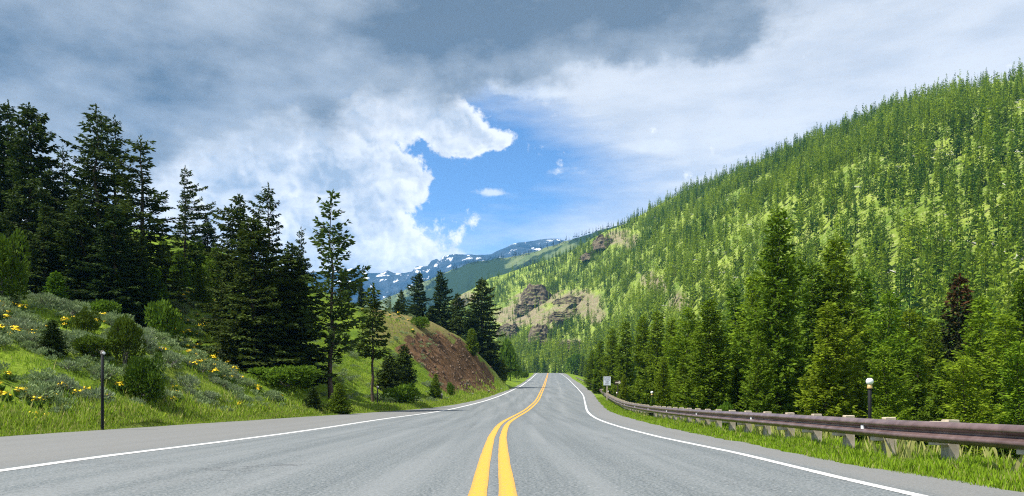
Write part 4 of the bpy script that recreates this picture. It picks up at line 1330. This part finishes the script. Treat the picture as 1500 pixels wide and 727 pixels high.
# W profile: (sideways towards the road, height)
prof = [(-.004, .433), (-.018, .437), (-.062, .475), (-.080, .497), (-.080, .518), (-.062, .540), (-.012, .572), (-.002, .590), (-.012, .608), (-.062, .640), (-.080, .662), (-.080, .683), (-.062, .705), (-.018, .743), (-.004, .747)]
zr = np.array([float(rail_ground(q)) for q in rd_]); zr = np.convolve(np.pad(zr, 4, mode='edge'), np.ones(9) / 9, mode='valid') + .05
rx_ = rail_x(rd_)
pr = np.array(prof); back = pr[::-1] + np.array([.006, 0]); ring = np.concatenate([pr, back])
Vr = np.stack([rx_[:, None] + ring[None, :, 0] - ox, np.repeat(rd_[:, None], len(ring), 1) - oy, zr[:, None] + ring[None, :, 1]], -1)
n, m = Vr.shape[:2]
i = np.arange(n - 1)[:, None] * m + np.arange(m)[None]; i2 = np.arange(n - 1)[:, None] * m + ((np.arange(m) + 1) % m)[None]
fc = np.stack([i, i2, i2 + m, i + m], -1).reshape(-1, 4)
link('rail', np_mesh('rail', Vr, fc, [m_rail], smooth_shade=True), gr)
zr_f = lambda q: float(np.interp(q, rd_, zr))
pd, posts = 2.6, []
while pd < 150 and len(posts) < 92:
    posts.append(pd); pd += 1.75
mbp = MB(); mbp.box((0, 0, 0), (.17, .17, 1.25), bev=.008); post_me = mbp.mesh('post', m_post)
mbb = MB(); mbb.box((0, 0, 0), (.20, .155, .36), bev=.008); block_me = mbb.mesh('blockout', m_post)
mbr = MB(); mbr.box((0, 0, 0), (.02, .09, .075), bev=.004); refl_me = mbr.mesh('reflector', m_white)
mbs = MB(); mbs.box((0, 0, 0), (.010, .32, .05), bev=.003)
for dz in (-.105, .105):
    for q in (-.11, .11): mbs.sphere((-.008, q, dz), .016, 6, 4)
splice_me = mbs.mesh('splice_plate', m_rail)
for j, q in enumerate(posts):
    X0 = float(rail_x(q)); z0 = zr_f(q); a = math.atan2(float(rail_x(q + .5) - rail_x(q - .5)), 1.0)
    p = link('post', post_me, gr, (X0 + .30 - ox, q - oy, z0 + .772 - .625)); p.rotation_euler = (random.uniform(-.015, .015), random.uniform(-.015, .015), -a)
    bl = link('blockout', block_me, p, (-.192, 0, .625 - .225)); bl.location.z += random.uniform(-.015, .02)
    if j % 4 == 2:
        link('reflector', refl_me, gr, (X0 - .030 - ox, q + .3 - oy, z0 + .59)).rotation_euler = (0, 0, -a)
    if j % 2 == 0 and q < 60:
        link('splice_plate', splice_me, gr, (X0 - .014 - ox, q - .45 - oy, z0 + .59)).rotation_euler = (0, 0, -a)

# ------------------------------------------------------------------ poles and signs
def snow_pole(label, px, top, d, rad=.035, cap=True, name='snow_pole', lean=0.0):
    x = (px - CX) / F * d; z = float(H(x, d)); h = CAMH + (HY - top) / F * d - z
    o = thing(name, label, 'marker post', (x, d, z)); o.rotation_euler = (0, lean, 0)
    mb = MB(); mb.tube([(0, 0, -.2), (0, 0, h * .5), (0, 0, h)], [rad, rad, rad * .95], 10)
    link('pole', mb.mesh('pole', m_black, True), o)
    if cap:
        mb = MB(); mb.tube([(0, 0, h - .10), (0, 0, h - .02), (0, 0, h + .03)], [rad * 1.25, rad * 1.3, rad * .7], 10)
        link('cap', mb.mesh('cap', m_bark_grey, True), o)
        mb = MB(); mb.tube([(rad + .005, -.02, h - .06), (rad + .03, -.035, h - .06)], [.05, .05], 10)
        link('reflector', mb.mesh('reflector', m_white, True), o)
    return o


snow_pole('tall black snow pole with a pale cap at the edge of the sage bank', 150, 515, 26.2, .050)
snow_pole('thin dark marker post by the slender small pine', 553, 566, 60.5, .055)
snow_pole('short dark marker post in front of the airy young pine', 647, 577, 76, .06)
snow_pole('marker post below the end of the brown cut, nearer the airy pine', 692, 576, 95, .06)
snow_pole('small marker post at the foot of the steep end of the cut', 716, 572, 107, .06)
snow_pole('last small marker post before the far bend', 734, 569, 119, .06)
o = snow_pole('grey post with a short crossbar standing before the brown soil', 684, 559, 97, .055, cap=False, name='wooden_post')
mb = MB(); hh_ = CAMH + (HY - 561) / F * 97 - float(H((684 - CX) / F * 97, 97)); mb.box((0, 0, hh_ - .1), (.75, .07, .10)); link('crossbar', mb.mesh('crossbar', m_bark_grey), o)


def ball_post(label, px, ball, d, r, z_off=0.0):
    x = (px - CX) / F * d; z = float(H(x, d)); zb = CAMH + (HY - ball) / F * d - z
    o = thing('reflector_post', label, 'marker post', (x, d, z))
    mb = MB(); mb.tube([(0, 0, -.3), (0, 0, zb * .5), (0, 0, zb - r * 1.6)], [r * .48] * 3, 10); link('pole', mb.mesh('pole', m_black, True), o)
    mb = MB(); mb.tube([(0, 0, zb - r * 1.9), (0, 0, zb - r * .7)], [r * .72, r * .6], 10); link('collar', mb.mesh('collar', m_brass, True), o)
    mb = MB(); mb.sphere((0, 0, zb), r, 14, 10); link('globe', mb.mesh('globe', m_white, True), o)
    mb = MB(); mb.tube([(0, 0, zb + r * .92), (0, 0, zb + r * 1.12)], [r * .5, r * .3], 8); link('top_cap', mb.mesh('top_cap', m_black, True), o)


ball_post('black lamp-like post with a white ball top, behind the guardrail', 1274, 559, 17.0, .082)
ball_post('small white-ball post behind the guardrail before the dark pines', 955, 575, 46, .085)
ball_post('white-ball marker post beneath the brown arrow sign', 903.5, 575.5, 80, .075)
ball_post('tiny white-ball post at the foot of the white sign', 891, 573.5, 92, .075)
ball_post('tiny white-ball post between the white sign and the arrow sign', 898.5, 574.5, 90, .06)


def text_mesh(s, size, mat, name='lettering'):
    cu = bpy.data.curves.new('lettering', 'FONT'); cu.body = s; cu.size = size; cu.align_x = 'CENTER'; cu.align_y = 'CENTER'; cu.extrude = .003; cu.space_character = 1.05
    t = bpy.data.objects.new('tmp_text', cu); COL.objects.link(t)
    bpy.context.view_layer.update()
    me = bpy.data.meshes.new_from_object(t.evaluated_get(bpy.context.evaluated_depsgraph_get()))
    bpy.data.objects.remove(t); me.name = name; me.materials.clear(); me.materials.append(mat)
    return me


sd = 84.0; sx = (889.3 - CX) / F * sd; sz0 = float(H(sx, sd))
zt = CAMH + (HY - 551.8) / F * sd; zb = CAMH + (HY - 564.6) / F * sd
sg = thing('road_sign', 'white rectangular road sign with four lines of lettering, on a timber post behind the guardrail', 'sign', (sx, sd, sz0))
mb = MB(); mb.box((0, .07, (zb + .3 - sz0) / 2), (.12, .10, zb + .3 - sz0), bev=.005); link('post', mb.mesh('post', m_post), sg)
mb = MB(); mb.box((0, 0, (zt + zb) / 2 - sz0), (.80, .012, zt - zb), bev=.003); pl = link('panel', mb.mesh('panel', m_sign), sg)
for k, s in enumerate(('SLOWER', 'TRAFFIC', 'KEEP', 'RIGHT')):
    t = link('lettering', text_mesh(s, .165, m_ink), pl, (0, -.010, (zt + zb) / 2 - sz0 + .33 - .22 * k)); t.rotation_euler = (math.pi / 2, 0, 0)

sd = 82.0; sx = (905.0 - CX) / F * sd; sz0 = float(H(sx, sd)); zc = CAMH + (HY - 560.5) / F * sd - sz0
sg = thing('arrow_sign', 'small dark brown sign with a pale arrow, beside the white road sign', 'sign', (sx, sd, sz0))
mb = MB(); mb.box((0, .05, zc / 2), (.09, .07, zc + .3), bev=.004); link('post', mb.mesh('post', m_brown), sg)
mb = MB(); mb.box((0, 0, zc), (.66, .016, .42), bev=.003); pl = link('panel', mb.mesh('panel', m_brown), sg)
mb = MB(); mb.box((-.09, -.013, zc), (.36, .008, .11)); mb.box((.155, -.013, zc), (.13, .008, .34)); mb.box((.255, -.013, zc), (.07, .008, .15))
link('arrow', mb.mesh('arrow', m_cream), pl)

# ------------------------------------------------------------------ sky, sun, haze, camera
SUN_EL, SUN_AZ = math.radians(58), math.radians(-110)      # azimuth from +Y, negative to the left of the road
w_ = bpy.data.worlds.new('World'); SC.world = w_; w_.use_nodes = True; w_.cycles.sampling_method = 'MANUAL'; w_.cycles.sample_map_resolution = 512
nt = w_.node_tree; nt.nodes.clear()
outn = nt.nodes.new('ShaderNodeOutputWorld'); bg = nt.nodes.new('ShaderNodeBackground'); nt.links.new(bg.outputs[0], outn.inputs[0])
STR = 0.10
bg.inputs[1].default_value = STR
sky = nt.nodes.new('ShaderNodeTexSky'); sky.sky_type = 'NISHITA'; sky.sun_disc = False
sky.sun_elevation = SUN_EL; sky.sun_rotation = SUN_AZ; sky.altitude = 2000; sky.air_density = 1.0; sky.dust_density = 0.3; sky.ozone_density = 2.0
tc = nt.nodes.new('ShaderNodeTexCoord'); dirv = tc.outputs['Generated']
sp = nt.nodes.new('ShaderNodeSeparateXYZ'); nt.links.new(dirv, sp.inputs[0])
dx_, dy_, dz_ = (X(nt, sp.outputs[k]) for k in range(3))
az = dx_._m('ARCTAN2', dy_); el = dz_._m('ARCSINE')


def ae(px, py):
    a = math.atan((px - CX) / F); return a, math.atan((HY - py) / F * math.cos(a))


def field(az_, el_, blobs):
    s = None
    for px, py, rx, ry, *amp in blobs:
        a0, e0 = ae(px, py)
        u = (az_ - a0) * (F / rx); v = (el_ - e0) * (F / ry)
        t = ((u * u + v * v) * -1.0).exp()
        if amp: t = t * amp[0]
        s = t if s is None else s + t
    return s


EXPO = 1.0
HAZE_D = 8.5e-5
S = 1.0 / STR / 2 ** EXPO


def cc(r, g_, b_): return (r * S, g_ * S, b_ * S)


def shifted(loc):
    n = nt.nodes.new('ShaderNodeMapping'); nt.links.new(dirv, n.inputs[0]); n.inputs['Location'].default_value = loc
    return n.outputs[0]


def puffs(vec, scale, detail=2.0, rough=.5):
    n = nt.nodes.new('ShaderNodeTexVoronoi'); n.feature = 'F1'
    n.inputs['Scale'].default_value = scale; n.inputs['Detail'].default_value = detail; n.inputs['Roughness'].default_value = rough
    n.normalize = True
    nt.links.new(vec, n.inputs['Vector']); return 1.0 - X(nt, n.outputs['Distance'])


nw = noise(nt, dirv, 7.0, 5, .6, out='Color'); spw = nt.nodes.new('ShaderNodeSeparateColor'); nt.links.new(nw, spw.inputs[0])
w1, w2 = X(nt, spw.outputs[0]) - .5, X(nt, spw.outputs[1]) - .5
nd = noise(nt, dirv, 22.0, 4, .6, out='Color')


def jig(loc):
    va = nt.nodes.new('ShaderNodeVectorMath'); va.operation = 'MULTIPLY_ADD'; nt.links.new(nd, va.inputs[0]); va.inputs[1].default_value = (.05, .05, .05)
    nt.links.new(shifted(loc), va.inputs[2]); return va.outputs[0]


bil = puffs(jig((0, 0, 0)), 13.0, 3.0); bil2 = puffs(jig((.005, 0, .0075)), 13.0, 3.0)
fin = noise(nt, dirv, 34.0, 5, .66); fin2 = noise(nt, mapping(nt, dirv, (1, 1, 2.4)), 6.0, 7, .60); big = noise(nt, mapping(nt, dirv, (1, 1, 2.5)), 2.6, 3, .55)
cir = noise(nt, mapping(nt, dirv, (1.0, 1, 4.5), (0, .25, 0)), 5.0, 7, .62)
azw, elw = az + w1 * .16, el + w2 * .14
CUM = [(500, 185, 120, 40), (615, 160, 80, 38), (668, 176, 46, 34), (690, 192, 28, 20), (440, 240, 120, 40), (540, 262, 60, 28), (598, 284, 28, 14, .9), (420, 310, 110, 48), (505, 335, 66, 44), (552, 366, 36, 28), (575, 385, 46, 26), (530, 400, 70, 30), (590, 234, 60, 12, -.22), (640, 190, 60, 30, .6), (60, 215, 110, 46), (200, 240, 120, 40, .8), (350, 390, 180, 60), (250, 270, 110, 40, .9), (585, 330, 30, 22, .6), (230, 380, 160, 60)]
SMALL = [(708, 287, 20, 8, .8), (665, 374, 50, 9, .8), (632, 348, 50, 14, .5), (800, 128, 44, 20, .7), (750, 120, 24, 10, .6), (980, 215, 70, 18, .6), (1100, 45, 20, 45, .6), (1380, 75, 50, 12, .5), (820, 255, 80, 9, .5), (740, 186, 24, 8, .5), (690, 330, 60, 10, .4)]
dc = field(azw, elw, CUM)
cu = dc.min(1.15) + (bil - .62) * 1.7 + (fin - .5) * 1.3
a_cu = cu.ss(.40, .66)
relief = (bil - bil2) * 5.0
lit = (relief + (fin - .5) * 1.0 + .84 - (cu - .80).max(0.0) * .70 + (fin2 - .5) * 2.6).clamp()
sm = field(az + w1 * .12, el + w2 * .06, SMALL) + (fin - .5) * 1.0 + (cir - .5) * 1.6
a_sm = sm.ss(.42, .95) * .85
DARK = [(60, 0, 420, 92), (420, 30, 300, 66), (700, 25, 300, 58), (900, 20, 190, 50), (1015, 38, 70, 34, .8), (80, 140, 210, 60, .65), (330, 175, 120, 36, .35), (-380, 60, 380, 200), (500, -300, 900, 240)]
dk = field(az + w1 * .16, el + w2 * .10, DARK) + (fin2 - .5) * 1.6 + (bil - .6) * .5
a_dk = dk.ss(.40, 1.0)
core = field(azw, elw, [(850, 18, 230, 56), (620, 60, 170, 45, .7), (350, 150, 200, 40, .3), (130, 60, 200, 60, .2)])
darkness = (core * .72 + (fin2 - .5) * 2.2 + (bil - .6) * .7 + (big - .5) * 1.4 + .30).clamp()
veil = (az.ss(ae(730, 300)[0], ae(1020, 300)[0]) * .85 + (cir - .5) * 1.6 + (big - .5) * .6 + el.ss(.20, .03) * .34 + el.ss(.30, .48) * .6 + field(az, el, [(1150, 60, 300, 120, .3), (900, 130, 170, 80, .35), (880, 330, 150, 40, .25), (760, 250, 150, 60, -.30), (690, 340, 140, 26, .22), (690, 380, 120, 30, .2), (650, 300, 90, 80, -.25), (150, 380, 400, 110, .5)])).clamp() * .95
hs = nt.nodes.new('ShaderNodeHueSaturation'); hs.inputs['Saturation'].default_value = 1.18; hs.inputs['Value'].default_value = .80
nt.links.new(sky.outputs[0], hs.inputs['Color'])
c = hs.outputs[0]
vcol = mixc(nt, (cir * .6 + fin2 * .4).ss(.35, .62), cc(.57, .61, .66), cc(.76, .78, .80))
c = mixc(nt, veil, c, vcol)
c = mixc(nt, a_sm, c, cc(.76, .80, .84))
ccol = mixc(nt, lit, cc(.36, .44, .54), cc(.90, .91, .92))
c = mixc(nt, a_cu, c, ccol)
dcol = mixc(nt, darkness, cc(.49, .54, .59), cc(.130, .172, .212))
c = mixc(nt, a_dk * .96, c, dcol)
gain = (((dz_.max(.03).pow(-1.0) * 1120.0).min(6000.0)) * (HAZE_D * 0.85)).exp()
vm = nt.nodes.new('ShaderNodeVectorMath'); vm.operation = 'SCALE'; nt.links.new(c, vm.inputs[0]); nt.links.new(gain.s, vm.inputs['Scale'])
nt.links.new(vm.outputs[0], bg.inputs[0])

sl = bpy.data.lights.new('sun', 'SUN'); sl.energy = 4.7; sl.angle = math.radians(0.6); sl.color = (1.0, .95, .87)
so_ = bpy.data.objects.new('sun', sl); COL.objects.link(so_)
sdir = Vector((math.sin(SUN_AZ) * math.cos(SUN_EL), math.cos(SUN_AZ) * math.cos(SUN_EL), math.sin(SUN_EL)))
so_.rotation_euler = (-sdir).to_track_quat('-Z', 'Y').to_euler(); so_.location = sdir * 100

HAZE = True
if HAZE:
    mh = bpy.data.materials.new('thin_air'); mh.use_nodes = True; hn = mh.node_tree; hn.nodes.clear()
    ho = hn.nodes.new('ShaderNodeOutputMaterial'); pv = hn.nodes.new('ShaderNodeVolumePrincipled')
    pv.inputs['Color'].default_value = (.17, .50, 1.0, 1); pv.inputs['Density'].default_value = HAZE_D; pv.inputs['Anisotropy'].default_value = 0.0
    hn.links.new(pv.outputs[0], ho.inputs['Volume'])
    mb = MB(); mb.box((0, 2300, 560), (11000, 8200, 1180)); hz_ = struct(link('haze', mb.mesh('haze', mh)), 'stuff')

cam = bpy.data.cameras.new('camera'); co_ = bpy.data.objects.new('camera', cam); COL.objects.link(co_)
co_.location = (0, 0, CAMH); co_.rotation_euler = (math.pi / 2, 0, 0)
cam.sensor_width = 36; cam.lens = F / 1500 * 36; cam.shift_y = (HY - 363.5) / 1500; cam.clip_start = .05; cam.clip_end = 40000
SC.camera = co_
SC.view_settings.view_transform = 'Standard'; SC.view_settings.look = 'None'; SC.view_settings.exposure = EXPO; SC.view_settings.gamma = 1.0
SC.render.engine = 'CYCLES'
SC.cycles.max_bounces = 5; SC.cycles.diffuse_bounces = 2; SC.cycles.glossy_bounces = 1; SC.cycles.transmission_bounces = 2; SC.cycles.volume_bounces = 0; SC.cycles.transparent_max_bounces = 4
SC.cycles.filter_width = 1.15; SC.cycles.use_denoising = False
